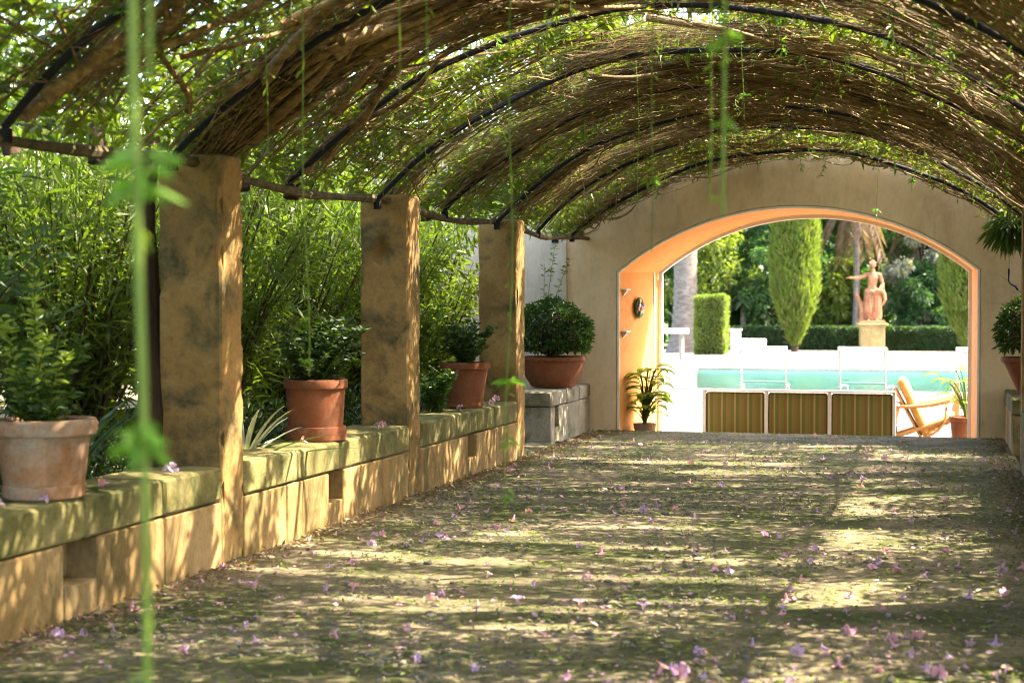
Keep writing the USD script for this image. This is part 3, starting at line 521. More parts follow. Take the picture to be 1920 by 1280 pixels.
# ------------------------------------------------------------------ shrubs along both sides
def shrub(name, label, cat_, x, y, z0, H, R, nst, nl, L, W, lm, seed, up=.6, group=None, sm='bark_dark', low=.15, lie=.4, tr=.014):
    r = np.random.default_rng(seed); t = thing(name, label, cat_, (x, y, z0), group=group)
    st_, Q, D = [], [], []
    for i in range(nst):
        an = r.uniform(0, 2 * PI); rr = R * math.sqrt(r.uniform(0.02, 1)); h = H * r.uniform(.55, 1) * (1 - .35 * (rr / R) ** 2)
        C = bez((r.normal(0, .10), r.normal(0, .10), 0), (rr * .35 * math.cos(an), rr * .35 * math.sin(an), h * up), (rr * math.cos(an), rr * math.sin(an), h), 10)
        st_.append(tube(C, np.linspace(tr, .003, 10), 4, False))
        tt = low + (1 - low) * r.uniform(0, 1, nl) ** .75; s = np.linspace(0, 1, 10)
        q_ = np.column_stack([np.interp(tt, s, C[:, k]) for k in range(3)]); tan = unit(np.gradient(C, axis=0)); d = np.column_stack([np.interp(tt, s, tan[:, k]) for k in range(3)])
        Q.append(q_ + r.normal(0, .02 + .05 * R, (nl, 3))); D.append(d * .55 + r.normal(0, .6, (nl, 3)))
    Q, D = np.vstack(Q), np.vstack(D); n = len(Q)
    obj('stems', cat(st_), sm, t, kind='stuff')
    obj('crown', leaves2(Q, D, r.uniform(.7, 1.25, n) * L, r.uniform(.8, 1.2, n) * W, r, droop=.25, lie=lie), lm, t, kind='stuff')
    return t
bays = [(-4.9, 5.0, 2.6, .8, 'narrow leaved green shrub left of the first pot, at the picture edge'), (-5.0, 6.4, 2.9, .9, 'dense narrow leaved shrub behind the large first terracotta pot'), (-5.0, 8.2, 2.7, .8, 'narrow leaved shrub filling the bay right of the first ochre pillar'),
        (-4.9, 9.7, 3.0, .85, 'tall narrow leaved shrub behind the second terracotta pot'), (-5.0, 11.3, 2.7, .8, 'narrow leaved shrub behind the stained pillar'), (-4.9, 12.9, 2.6, .8, 'narrow leaved shrub behind the third terracotta pot')]
for i, (x, y, H, R, lab) in enumerate(bays):
    shrub('oleander_shrub', lab, 'shrub', x, y, .18, H, R, 80, 95, .15, .021, 'leaf_oleander' if i != 1 else 'leaf_hedge', 200 + i, group='shrubs behind the bench wall')
back = [(-6.6, 5.6, 4.2, 1.3), (-6.8, 8.2, 4.6, 1.4), (-6.6, 10.6, 4.4, 1.3), (-6.4, 13.0, 4.2, 1.3), (-8.8, 9.2, 5.2, 1.7), (-8.8, 12.6, 5.4, 1.8), (-8.2, 15.4, 4.6, 1.5), (-10.8, 14.5, 6, 2.0), (-5.6, 14.9, 3.2, .95), (-9.5, 6.0, 5.6, 1.9), (-12.0, 10.5, 7.0, 2.4), (-13.5, 15.5, 8.0, 2.6), (-5.45, 16.3, 3.0, .72)]
blab = ['tall sunlit bush at the far left behind the shrubs', 'tall sunlit bush behind the first ochre pillar', 'tall sunlit bush seen between the first and the stained pillar', 'tall sunlit bush seen between the stained and the last pillar', 'big leafy bush deep behind the second pot', 'big leafy bush deep behind the stained pillar',
        'leafy bush beside the arch wall on the far left', 'tallest leafy bush at the back on the left', 'leafy bush standing in the gap left of the grey stone block', 'big bush at the very left edge behind the first pot', 'high bush far back behind the first ochre pillar', 'highest bush far back behind the stained pillar', 'bush against the arch wall left of the iron bar']
for i, ((x, y, H, R), lab) in enumerate(zip(back, blab)):
    shrub('tall_bush', lab, 'bush', x, y, .15, H, R, 80, 70, .16, .036, ['leaf_oleander', 'leaf_vine', 'leaf_oleander', 'leaf_vine'][i % 4], 300 + i, group='tall bushes left of the walk', low=.1, tr=.022)
for i, (y, H) in enumerate([(3.6, 3.7), (5.6, 3.9), (7.6, 3.8), (9.6, 3.9), (11.6, 3.8), (13.4, 3.7), (15.0, 3.8), (16.7, 3.5)]):
    shrub('side_shrub', ['dense green shrub right of the walk, first from the start', 'second dense green shrub right of the walk', 'third dense green shrub right of the walk', 'fourth dense green shrub right of the walk', 'fifth dense green shrub right of the walk', 'sixth dense green shrub right of the walk', 'seventh dense green shrub right of the walk', 'dense green shrub at the right end of the arch wall'][i],
          'shrub', 2.0, y, .15, H + .15, 1.08, 84, 96, .15, .040, 'leaf_dark', 400 + i, group='shrubs right of the walk')
def blades(name, label, x, y, z0, n, L, W, mt, seed, spread=1.0, lean=(0, 0)):
    r = np.random.default_rng(seed); t = thing(name, label, 'plant', (x, y, z0))
    for i in range(n):
        an = i * 2.4 + r.uniform(-.3, .3); el = r.uniform(.35, 1.3); l = L * r.uniform(.7, 1.1); d = np.array([math.cos(an) * math.cos(el) * spread + lean[0], math.sin(an) * math.cos(el) * spread + lean[1], math.sin(el)])
        C = bez((0, 0, 0), d * l * .6, d * l * .9 + np.array([d[0] * .25, d[1] * .25, -.12]) * l, 8); S = unit(np.cross(d, [0, 0, 1.0])); w = W * np.array([.55, .8, 1, 1, .9, .7, .4, .04]) / 2
        N = unit(np.cross(S, d)); A, B = C + S * w[:, None] + N * w[:, None] * .5, C - S * w[:, None] + N * w[:, None] * .5; v = np.stack([A, C, B], 1).reshape(-1, 3); f = []
        for k in range(7):
            for c in (0, 1): a = 3 * k + c; f += [[a, a + 1, a + 4], [a, a + 4, a + 3]]
        obj('blade', trimesh.Trimesh(v, f, process=False), mt if i % 4 else 'leaf_dark', t, smooth=60)
n = 16000; y = rng.uniform(3.5, 13.9, n); x = -4.25 - 1.4 * rng.uniform(0, 1, n) ** 1.5; D = rng.normal(0, .6, (n, 3)); D[:, 2] += .6
obj('ground_cover', leaves2(np.column_stack([x, y, .18 + .55 * rng.uniform(0, 1, n) ** 1.5]), D, rng.uniform(.07, .15, n), .026, rng), 'leaf_dark', kind='stuff', label='dark low greenery filling the bed behind the left bench wall', cat='greenery')
blades('yucca', 'dark stiff bladed plant behind the bench, right of the first pot', -4.3, 6.85, .35, 20, .85, .055, 'blade_green', 1)
blades('yucca', 'pale and dark bladed plant leaning in front of the second pot', -4.12, 8.72, .42, 18, .55, .032, 'blade_pale', 2, lean=(.3, -.1))
blades('yucca', 'dark bladed plant behind the bench left of the second pot', -4.5, 9.0, .3, 18, .75, .05, 'blade_green', 3)

# ------------------------------------------------------------------ pots and their plants
def pot(label, x, y, z, prof, mt, seed, base=None, soil=.85, band=None, n=44):
    t = thing('terracotta_pot', label, 'pot', (x, y, z)); obj('pot_body', lathe(prof, n, .012, seed), mt, t, smooth=45)
    if band is not None: obj('rim', lathe(band, n, .010, seed), mt, t, smooth=45)
    if base is not None: obj('saucer', lathe(base, n, .008, seed + 1), mt, t, smooth=45)
    zi = max(p[1] for p in prof) * soil; ri = np.interp(zi, [p[1] for p in prof if p[0] > .05][:2], [p[0] for p in prof if p[0] > .05][:2]) - .025
    d = lathe([(0, zi + .012), (ri * .6, zi + .01), (ri, zi), (ri, zi - .01), (0, zi - .01)], 30); obj('potting_soil', d, 'potting_soil', t); return t
def hollow(r0, r1, h, th=.022): return [(0, 0), (r0, 0), (r1, h), (r1 - th, h), (r0 * .92 - th, .05), (0, .05)]
zt = .542
pot('large pale terracotta pot with rolled rim at the left edge of the picture', -3.915, 6.2, zt, hollow(.172, .213, .33), 'pale_terracotta', 1, band=[(.210, .285), (.232, .288), (.240, .305), (.240, .335), (.228, .355), (.200, .357), (.190, .345), (.196, .30)], base=[(.174, .004), (.182, .008), (.184, .055), (.178, .064)])
pot('brown terracotta pot on a stepped base between the two nearer pillars', -3.93, 9.42, zt, hollow(.172, .196, .375), 'terracotta', 2, band=[(.19, .33), (.207, .335), (.211, .36), (.206, .392), (.18, .392), (.178, .36)], base=[(.15, .0), (.200, .0), (.203, .045), (.197, .085), (.17, .087)])
pot('tapered orange terracotta pot between the stained and the last pillar', -3.96, 12.84, zt, hollow(.148, .205, .365), 'terracotta', 3, band=[(.195, .325), (.217, .33), (.221, .355), (.216, .385), (.19, .386), (.188, .355)], base=[(.12, .0), (.158, .0), (.162, .02), (.152, .04)])
pot('wide terracotta bowl with a round clipped bush on the grey block', -4.06, 16.42, .54, [(0, 0), (.235, 0), (.30, .10), (.345, .24), (.352, .30), (.325, .30), (.315, .24), (.27, .11), (0, .06)], 'terracotta', 4, band=[(.340, .285), (.366, .288), (.372, .31), (.364, .33), (.335, .33), (.33, .30)])
pot('cone shaped terracotta pot with a bush at the right edge, on the right block', .88, 16.35, .54, [(0, 0), (.10, 0), (.255, .34), (.23, .34), (.08, .05), (0, .05)], 'terracotta', 5, band=[(.245, .31), (.268, .315), (.274, .34), (.266, .365), (.24, .366), (.235, .33)])
def potted(name, label, x, y, z, stems_, L, W, lm, seed, nl=40, droop=.2, lie=.5):
    """stems_: list of (dx, dy, height); leaves set all round each stem."""
    r = np.random.default_rng(seed); t = thing(name, label, 'plant', (x, y, z)); Q, D, S = [], [], []
    for dx, dy, h in stems_:
        C = bez((r.normal(0, .035), r.normal(0, .035), 0), (dx * .35, dy * .35, h * .6), (dx, dy, h), 9); S.append(tube(C, np.linspace(.006, .0025, 9), 5, False))
        k = max(6, int(nl * h / .35)); tt = np.sort(r.uniform(.12, 1, k)); s = np.linspace(0, 1, 9); Q.append(np.column_stack([np.interp(tt, s, C[:, j]) for j in range(3)]))
        an = np.arange(k) * 2.4; D.append(np.column_stack([np.cos(an), np.sin(an), r.uniform(.1, .9, k)]) + r.normal(0, .15, (k, 3)))
    obj('stems', cat(S), 'leaf_vine', t, kind='stuff'); Q, D = np.vstack(Q), np.vstack(D); n = len(Q)
    obj('leaves', leaves(Q, D, r.uniform(.7, 1.2, n) * L, r.uniform(.8, 1.2, n) * W, r, droop=droop, lie=lie), lm, t, kind='stuff'); return t
r1 = np.random.default_rng(9)
def spread(n, R, h0, h1, r): return [(R * math.sqrt(r.uniform(0, 1)) * math.cos(a), R * math.sqrt(r.uniform(0, 1)) * math.sin(a), r.uniform(h0, h1)) for a in r.uniform(0, 6.28, n)]
potted('potted_plant', 'bushy mid green upright leafy plant in the large pale pot', -3.915, 6.2, zt + .30, spread(18, .23, .16, .46, r1), .068, .015, 'leaf_bush', 11, 44)
potted('potted_plant', 'tall bright spire with a few shorter shoots in the large pale pot', -3.93, 6.12, zt + .30, [(.03, 0, .74), (.14, -.08, .44), (-.12, -.05, .52), (.20, .0, .36), (-.2, 0, .40)], .062, .019, 'leaf_pale', 17, 40)
potted('potted_plant', 'low dark leafy plant trailing at the foot of the bright spire', -3.915, 6.2, zt + .31, spread(30, .24, .05, .16, r1), .045, .02, 'leaf_dark', 12, 60)
potted('potted_plant', 'dark bushy plant with brownish twigs in the brown pot on a stepped base', -3.93, 9.42, zt + .33, spread(54, .36, .16, .46, r1), .06, .026, 'leaf_dark', 13, 46)
potted('potted_plant', 'dark green bushy plant in the tapered orange pot', -3.96, 12.84, zt + .33, spread(44, .30, .15, .42, r1), .06, .026, 'leaf_dark', 14, 44)
potted('trailing_plant', 'small bright leafed plant on the bench cap left of the tapered orange pot', -4.0, 12.2, zt, spread(26, .22, .15, .36, r1), .055, .02, 'leaf_bush', 15, 40)
potted('trailing_plant', 'light climbing shoots on the arch wall above the round clipped bush', -4.28, 16.9, .9, [(.1, .1, 1.2), (-.05, .2, 1.0), (.25, .2, 1.05)], .07, .02, 'leaf_vine', 16, 12)
def ball(name, label, x, y, z, rx, rz, n, L, W, lm, seed, flat=-.5):
    r = np.random.default_rng(seed); u = unit(r.normal(0, 1, (n, 3))); u = u[u[:, 2] > flat]; n = len(u); b = meshkit.fbm(u * 3 + seed, 3, seed)
    R = (.80 + .36 * b) * r.uniform(.72, 1.0, n) ** .5; Q = u * R[:, None] * np.array([rx, rx, rz]); t = thing(name, label, 'bush', (x, y, z))
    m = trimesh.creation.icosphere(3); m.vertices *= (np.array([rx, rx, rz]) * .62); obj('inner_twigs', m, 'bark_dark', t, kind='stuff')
    obj('crown', leaves2(Q, u * .6 + r.normal(0, .55, (n, 3)), r.uniform(.7, 1.2, n) * L, W, r, lie=.3), lm, t, kind='stuff'); return t
ball('clipped_bush', 'round clipped green bush growing in the wide terracotta bowl', -4.06, 16.42, .54 + .30 + .27, .43, .38, 5200, .058, .03, 'leaf_bush', 21)
ball('clipped_bush', 'loose green bush in the cone shaped pot at the right edge', .90, 16.35, .54 + .36 + .25, .34, .36, 2600, .07, .032, 'leaf_bush', 22)
blades('arching_palm', 'dark arching narrow leaves above the bush at the right edge', .93, 16.3, 1.35, 12, .5, .02, 'blade_green', 5, spread=1.2, lean=(-.25, 0))
# hanging basket at the upper right
hb = thing('hanging_basket', 'leafy hanging basket below the vault at the upper right', 'hanging plant', (.68, 15.7, 2.12))
hm = lathe([(0, -.13), (.08, -.12), (.14, -.05), (.155, .0), (.14, .0), (.0, -.02)], 24); obj('basket', hm, 'bark_dark', hb, smooth=45)
r2 = np.random.default_rng(33); n = 700; u = unit(r2.normal(0, 1, (n, 3))); u[:, 2] = u[:, 2] * .7
obj('leaves', leaves2(u * r2.uniform(.05, .22, (n, 1)) + [0, 0, .05], u + [0, 0, -.2], r2.uniform(.07, .15, n), .03, r2, droop=.5), 'leaf_bush', hb, kind='stuff')
for a in (0, 2.1, 4.2): obj('hanger', tube([[.14 * math.cos(a), .14 * math.sin(a), 0], [0, 0, .42]], .003, 4), 'iron', hb)
hk = thing('iron_hook', 'black iron hook hanging on a wire below the leafy basket', 'hook', (.66, 15.75, 1.66))
obj('wire', tube([[0, 0, .0], [0, 0, .40]], .002, 4), 'iron', hk); obj('hook', tube(np.vstack([[[0, 0, .12], [0, 0, .0]], [[.02, 0, -.03], [.06, 0, -.05], [.085, 0, -.09]]]), .012, 6), 'iron', hk, smooth=60)

# ------------------------------------------------------------------ fallen blossoms and leaves
def blossom(seed, label, mt):
    r = np.random.default_rng(seed); t = thing('fallen_blossom', label, 'blossom', (-2.2 + .3 * seed, 7.0, .02)); Q = np.zeros((5, 3)); a = np.arange(5) * 2 * PI / 5 + r.normal(0, .15, 5)
    C = np.column_stack([np.cos(a), np.sin(a)]) ; v, f = [], []
    for c in C:                                                    # five flared, frilled lobes
        sx = np.array([-c[1], c[0]]); o = len(v); tilt = r.uniform(.1, .5)
        for rad, wd, z in ((.006, .004, .012), (.017, .011, .020), (.028, .013, .022 + .006 * tilt), (.035, .006, .016 + .012 * tilt)):
            for k in (-1, 1): v.append([*(c * rad + sx * wd * k), z + r.normal(0, .002)])
        for i in range(3): b = o + 2 * i; f += [[b, b + 2, b + 3], [b, b + 3, b + 1]]
    obj('corolla', trimesh.Trimesh(v, f, process=False), mt, t)
    obj('tube', tube([[0, 0, -.022], [.002, 0, -.008], [0, .001, .014]], [.004, .007, .010], 6, False), mt, t, smooth=60)
    return t
def FL(c, x, y):
    where = 'close to the foot of the left bench wall' if x < -2.9 else 'close to the right edge of the path' if x > -.1 else 'on the far path before the arch' if y > 12.5 else 'on the middle stretch of the path' if y > 8.5 else 'on the near foreground of the path'
    return f'{("pale lilac", "pink", "small lilac")[c]} trumpet blossom fallen {where}', f'fallen {("pale lilac", "pink", "small lilac")[c]} blossoms {where}'
protos = [blossom(i + 1, FL(i, -2.2 + .3 * (i + 1), 7.0)[0], m) for i, m in enumerate(['petal', 'petal_pink', 'petal'])]
for i, p in enumerate(protos): p.SetCustomDataByKey('group', FL(i, -2.2 + .3 * (i + 1), 7.0)[1])
r3 = np.random.default_rng(77); cnt = 0
while cnt < 240:
    y = 5.6 + 11.5 * r3.uniform() ** 1.6; x = r3.uniform(XL + .05, XR - .05)
    u = (x * .9641 + y * .2656) / (-x * .2656 + y * .9641)
    if abs(u) > .335 or meshkit.fbm(np.array([x * 1.6, y * 1.1, 3.3]), 3, 14) < r3.uniform(.30, .56): continue
    sc_ = r3.uniform(.6, 1.0) if cnt % 3 < 2 else r3.uniform(.4, .65); tip = r3.choice([35, 75, 95, 115, 165, 180, 200])   # lying on the side, leaning or face down
    copy(protos[cnt % 3], (x, y, sc_ * (.024 if tip < 120 else .028) + r3.uniform(-.003, .003)), (tip + r3.normal(0, 8), r3.normal(0, 10), r3.uniform(0, 360)), sc_, *FL(cnt % 3, x, y)); cnt += 1
CAPL = ['in front of the large pale pot', 'right of the large pale pot', 'left of the first ochre pillar', 'at the foot of the first ochre pillar', 'in front of the brown pot', 'right of the brown pot', 'left of the stained pillar', 'at the foot of the stained pillar', 'left of the tapered orange pot', 'right of the tapered orange pot', 'at the foot of the last pillar', 'at the front edge below the large pale pot']
for i, (x, y) in enumerate([(-3.86, 5.75), (-3.85, 6.62), (-3.83, 7.25), (-3.9, 7.35), (-3.83, 9.0), (-3.86, 9.75), (-3.82, 10.3), (-3.85, 10.45), (-3.85, 12.35), (-3.84, 13.2), (-3.9, 13.6), (-3.8, 6.0)]):
    copy(protos[i % 3], (x, y, .560), (r3.normal(60, 30), r3.normal(0, 20), r3.uniform(0, 360)), r3.uniform(.8, 1.1), 'lilac blossom lying on the bench cap ' + CAPL[i], 'fallen blossoms on the bench wall')
n = 5200; y = 5.2 + 12 * r3.uniform(0, 1, n) ** 1.2; x = r3.uniform(XL + .02, XR - .02, n); Q = np.column_stack([x, y, np.full(n, .012)]); D = r3.normal(0, 1, (n, 3)); D[:, 2] = r3.uniform(0, .25, n)
obj('fallen_leaves', leaves2(Q, D, r3.uniform(.02, .06, n), r3.uniform(.008, .016, n), r3, lie=.9, droop=.0), 'leaf_yellow', kind='stuff', label='small fallen leaves and petals strewn over the path', cat='leaves')
n = 3600; y = r3.uniform(5, 17.2, n); e = np.abs(r3.normal(0, .13, n)); x = np.where(r3.uniform(0, 1, n) < .6, XL + .03 + e, XR - .03 - e); D = r3.normal(0, 1, (n, 3)); D[:, 2] = r3.uniform(0, .4, n)
obj('leaf_litter', leaves2(np.column_stack([x, y, np.full(n, .013)]), D, r3.uniform(.02, .06, n), r3.uniform(.008, .02, n), r3, lie=.8, droop=.0), 'leaf_dead', kind='stuff', label='brown leaf litter gathered along the foot of the bench walls', cat='leaves')
n = 2400; y = 5.2 + 12 * r3.uniform(0, 1, n) ** 1.5; x = r3.uniform(XL + .02, XR - .02, n); c = meshkit.fbm(np.column_stack([x * 1.8, y * 1.8, y * 0]), 3, 14); y, x = y[c > .47], x[c > .47]; n = len(x); Q = np.column_stack([x, y, np.full(n, .014)]); D = r3.normal(0, 1, (n, 3)); D[:, 2] = r3.uniform(0, .3, n)
obj('fallen_petals', leaves2(Q, D, r3.uniform(.015, .04, n), r3.uniform(.01, .02, n), r3, lie=.8, droop=.0), 'petal_pink', kind='stuff', label='single lilac petals strewn over the path', cat='petals')
n = 9000; y = 4.5 + 12.8 * r3.uniform(0, 1, n); x = r3.uniform(XL + .02, XR - .02, n); c = meshkit.fbm(np.column_stack([x * 1.3, y * 1.3, y * 0]), 3, 4); kk = (c > .5) | (x > XR - .25) | (x < XL + .16) & (c > .42); x, y = x[kk], y[kk]; n = len(x)
D = r3.normal(0, .7, (n, 3)); D[:, 2] = 1.0
obj('moss_tufts', leaves2(np.column_stack([x, y, np.zeros(n)]), D, r3.uniform(.012, .04, n), .008, r3, droop=.2), 'leaf_oleander', kind='stuff', label='short moss and weeds growing in patches on the path', cat='moss')

def gravel():
    n = 15000; y = 5.0 + 9.5 * r3.uniform(0, 1, n) ** 1.4; x = r3.uniform(XL + .02, XR - .02, n); c = meshkit.fbm(np.column_stack([x * 1.5, y * 1.5, y * 0 + 4]), 3, 24); k = r3.uniform(0, 1, n) < np.clip((c - .35) * 4, .08, 1); x, y = x[k], y[k]; n = len(x)
    ico = trimesh.creation.icosahedron(); V = ico.vertices[None] * (1 + r3.uniform(-.25, .25, (n, 12, 1))) * (r3.lognormal(-5.1, .45, (n, 1, 1))) * np.array([1.3, 1, .6]); a = r3.uniform(0, 6.28, n)
    X = V[..., 0] * np.cos(a)[:, None] - V[..., 1] * np.sin(a)[:, None]; Y = V[..., 0] * np.sin(a)[:, None] + V[..., 1] * np.cos(a)[:, None]
    P = np.stack([X + x[:, None], Y + y[:, None], V[..., 2] + .004], -1).reshape(-1, 3); return trimesh.Trimesh(P, (ico.faces[None] + 12 * np.arange(n)[:, None, None]).reshape(-1, 3), process=False)
obj('gravel', gravel(), 'gravel_look', kind='stuff', label='small tan and grey stones strewn over the packed earth path', cat='gravel')
# ------------------------------------------------------------------ under the arch: plants and ornaments on the orange reveal
def on_reveal(f, z): return np.array([-3.515 + .245 * f, YA + 1.27 * f, z])
pq = thing('wall_plaque', 'round ceramic flower plaque on the left orange reveal', 'plaque', on_reveal(.42, 1.40) + [.03, 0, 0], -11)
dm = lathe([(0, -.02), (.10, -.02), (.125, .0), (.12, .015), (.09, .008), (0, .006)], 24); dm.apply_transform(trimesh.transformations.rotation_matrix(PI / 2, [0, 1, 0])); obj('dish', dm, 'leaf_hedge', pq, smooth=40)
for i in range(9):
    a = i * 2.4; rr = .035 + .008 * i; s = trimesh.creation.icosphere(1, .026); s.apply_scale([.5, 1, 1]); s.apply_translation([.025, rr * math.cos(a), rr * math.sin(a)]); obj('flower', s, ['flower_pink', 'white_paint', 'flower_yellow', 'leaf_bush'][i % 4], pq)
for lab, z in (('upper white wall bracket at the front edge of the left orange reveal', 1.60), ('lower white wall bracket at the front edge of the left orange reveal', 1.12)):
    b = thing('wall_bracket_shelf', lab, 'bracket', on_reveal(.10, z), -11)
    obj('shelf', box(0, .07, -.07, .07, 0, .016, .004), 'white_paint', b); obj('support', trimesh.convex.convex_hull([[0, -.015, 0], [0, .015, 0], [.055, -.015, -.002], [.055, .015, -.002], [0, -.015, -.07], [0, .015, -.07]]), 'white_paint', b)
def bigleaf(name, label, x, y, z, n, L, W, h, mt, seed, lean=(0, 0), R=.3):
    r = np.random.default_rng(seed); t = thing(name, label, 'plant', (x, y, z))
    for i in range(n):
        a = i * 2.4 + r.uniform(-.3, .3); hh = h * r.uniform(.2, 1); rr = R * r.uniform(.3, 1); e = np.array([rr * math.cos(a) + lean[0] * hh, rr * math.sin(a) * .8 + lean[1] * hh, hh])
        s = obj('stalk', tube(bez((0, 0, 0), e * [.3, .3, .8], e, 6), [.009, .009, .008, .007, .006, .005], 5), 'leaf_vine', t)
        C = bez(e, e + np.array([math.cos(a), math.sin(a) * .8, .5]) * L * .5, e + np.array([math.cos(a), math.sin(a) * .8, -.15]) * L, 8); d = unit(C[-1] - C[0]); S = unit(np.cross(d, [0, 0, 1.0])); w = W * np.array([.15, .7, 1, 1, .9, .7, .4, .03]) / 2
        v = np.stack([C + S * w[:, None] + [0, 0, .015], C, C - S * w[:, None] + [0, 0, .015]], 1).reshape(-1, 3); f = []
        for k in range(7):
            for c in (0, 1): q_ = 3 * k + c; f += [[q_, q_ + 1, q_ + 4], [q_, q_ + 4, q_ + 3]]
        obj('leaf', trimesh.Trimesh(v, f, process=False), mt, t, smooth=60)
    return t
bigleaf('broadleaf_plant', 'broad leaved green and yellow plant at the foot of the left orange reveal', -3.27, 17.66, .02, 60, .20, .13, .74, 'leaf_pale', 3, R=.15, lean=(.12, 0))
ps = thing('plant_pot', 'pale plant pot on the step below the left orange reveal', 'pot', (-3.27, 17.66, -.155)); obj('pot_body', lathe(hollow(.10, .135, .22), 28), 'pale_terracotta', ps, smooth=40)
bigleaf('broadleaf_plant', 'few green leaves reaching in at the right jamb of the arch', .33, 19.1, .05, 16, .20, .08, .66, 'leaf_fresh', 4, lean=(-.3, 0), R=.15)
ps = thing('plant_pot', 'orange terracotta pot just behind the right jamb of the arch', 'pot', (.36, 19.1, -.30)); obj('pot_body', lathe(hollow(.17, .22, .40), 32), 'terracotta', ps, smooth=40); obj('rim', lathe([(.215, .36), (.235, .365), (.235, .41), (.20, .41)], 32), 'terracotta', ps, smooth=40)

# ------------------------------------------------------------------ sofa with striped back panels
T = -.296
sf = thing('outdoor_sofa', 'long low sofa with olive striped back seen from behind', 'sofa', (-1.66, 19.2, T), 0)
pw = .745; xs0 = -1.13
for i in range(3):
    a = xs0 + i * (pw + .02)
    pm = box(a + .012, a + pw - .012, -.03, .05, .12, .655, .02).subdivide_to_size(.08); v = pm.vertices
    v[:, 1] -= .022 * np.exp(-((v[:, 0] - a - pw / 2) / .28) ** 2) * (v[:, 1] < 0) * np.sin(np.clip((v[:, 2] - .12) / .535, 0, 1) * PI)
    obj('back_panel', pm, 'stripe_cloth', sf, smooth=40)
    obj('seat_cushion', box(a + .01, a + pw - .01, .07, .68, .29, .42, .035), 'stripe_cloth', sf, smooth=30)
for i in range(4):
    x = xs0 - .01 + i * (pw + .02); obj('post', box(x - .021, x + .021, -.045, .0, 0, .665, .005), 'grey_post', sf); obj('leg', box(x - .021, x + .021, .64, .68, 0, .29, .005), 'grey_post', sf)
L3 = 3 * (pw + .02)
obj('top_rail', box(xs0 - .03, xs0 + L3 + .01, -.05, .01, .666, .69, .006), 'grey_post', sf); obj('seat_rail', box(xs0 - .03, xs0 + L3 + .01, .0, .69, .25, .288, .006), 'grey_post', sf)
for s, x in ((0, xs0 - .055), (1, xs0 + L3 - .015)): obj('armrest', box(x, x + .06, .03, .70, .50, .53, .008), 'grey_post', sf)

# white tubular chairs with open backs, behind the sofa
def chair(label, x, y, rz, first=None):
    if first is not None:
        p = copy(first, (x, y, T), (0, 0, rz), 1.0, label); return p
    t = thing('terrace_chair', label, 'chair', (x, y, T), rz, group='open backed chairs by the pool')
    for s in (-.29, .29):
        obj('back_post', tube([[s, -.02, .38], [s, -.05, .75], [s, -.10, 1.17]], .011, 8), 'grey_post', t, smooth=60)
        obj('back_leg', tube([[s, -.02, .42], [s * 1.02, -.10, .20], [s * 1.04, -.16, 0]], .020, 8), 'grey_post', t, smooth=60); obj('front_leg', tube([[s, .48, .42], [s * 1.02, .52, .2], [s * 1.04, .55, 0]], .020, 8), 'grey_post', t, smooth=60)
        obj('armrest', tube([[s * 1.05, -.05, .66], [s * 1.06, .2, .68], [s * 1.05, .47, .66]], .014, 8), 'grey_post', t, smooth=60); obj('arm_support', tube([[s * 1.05, .44, .66], [s, .46, .42]], .012, 8), 'grey_post', t, smooth=60)
    obj('top_rail', box(-.31, .31, -.115, -.085, 1.135, 1.195, .008), 'white_paint', t)
    obj('seat', box(-.29, .29, -.03, .49, .40, .455, .018), 'teal_canvas', t, smooth=40); obj('seat_rail', tube([[-.32, -.045, .43], [.32, -.045, .43]], .018, 8), 'teal_canvas', t, smooth=60); obj('seat_rail', tube([[-.30, -.03, .72], [.30, -.03, .72]], .012, 8), 'teal_canvas', t, smooth=60)
    return t
c0 = chair('white open backed chair behind the left part of the striped sofa', -2.22, 20.6, 2)
chair('white open backed chair behind the right end of the striped sofa, turned slightly', -.93, 20.5, -9, c0)
chair('white open backed chair half hidden by the right jamb of the arch', .52, 20.6, 4, c0)
chair('white open backed chair at the left jamb, turned sideways', -4.35, 22.2, -70, c0)
# low wooden armchair
dc = thing('wooden_armchair', 'low reclined wooden armchair with ochre cushion right of the striped sofa', 'armchair', (-.15, 19.75, T), 0)
for s in (-.29, .29):
    y = s
    obj('arm', tube(bez((-.42, y, .50), (-.02, y, .46), (.38, y, .60), 12), np.linspace(.022, .03, 12), 7), 'teak', dc, smooth=60)
    obj('front_leg', box(.345, .405, y - .022, y + .022, 0, .80 if s < 0 else .62, .006), 'teak', dc)
    obj('side_rail', tube(bez((-.55, y * .9, .06), (-.1, y * .9, .20), (.37, y * .9, .38), 10), .026, 7), 'teak', dc, smooth=60)
    obj('rear_leg', tube(bez((-.32, y, .48), (-.36, y, .25), (-.46, y, 0), 8), .024, 7), 'teak', dc, smooth=60)
    obj('curved_brace', tube(bez((.25, y * .95, .50), (.28, y * .95, .22), (.0, y * .95, .12), 10), .018, 6), 'teak', dc, smooth=60)
for k in range(5): obj('seat_slat', box(-.02 + .075 * k, .045 + .075 * k, -.27, .27, .17 + .035 * k, .188 + .035 * k, .004), 'teak', dc)
def slab(p0, p1, th, w, n=10):
    p0, p1 = np.array(p0, float), np.array(p1, float); d = unit(p1 - p0); N = np.array([-d[2], 0, d[0]]); return m3.Manifold.hull(m3.Manifold.compose([m3.Manifold.sphere(th / 2, 16).translate((p0[0] if e == 0 else p1[0], yy, p0[2] if e == 0 else p1[2])) for e in (0, 1) for yy in (-w, w)]))
obj('back_cushion', slab((.02, 0, .17), (-.27, 0, .78), .115, .22), 'cushion', dc, smooth=50); obj('seat_cushion', slab((.06, 0, .25), (.33, 0, .36), .10, .22), 'cushion', dc, smooth=50)
obj('back_frame', slab((-.05, 0, .12), (-.36, 0, .70), .03, .24), 'teak', dc, smooth=50)
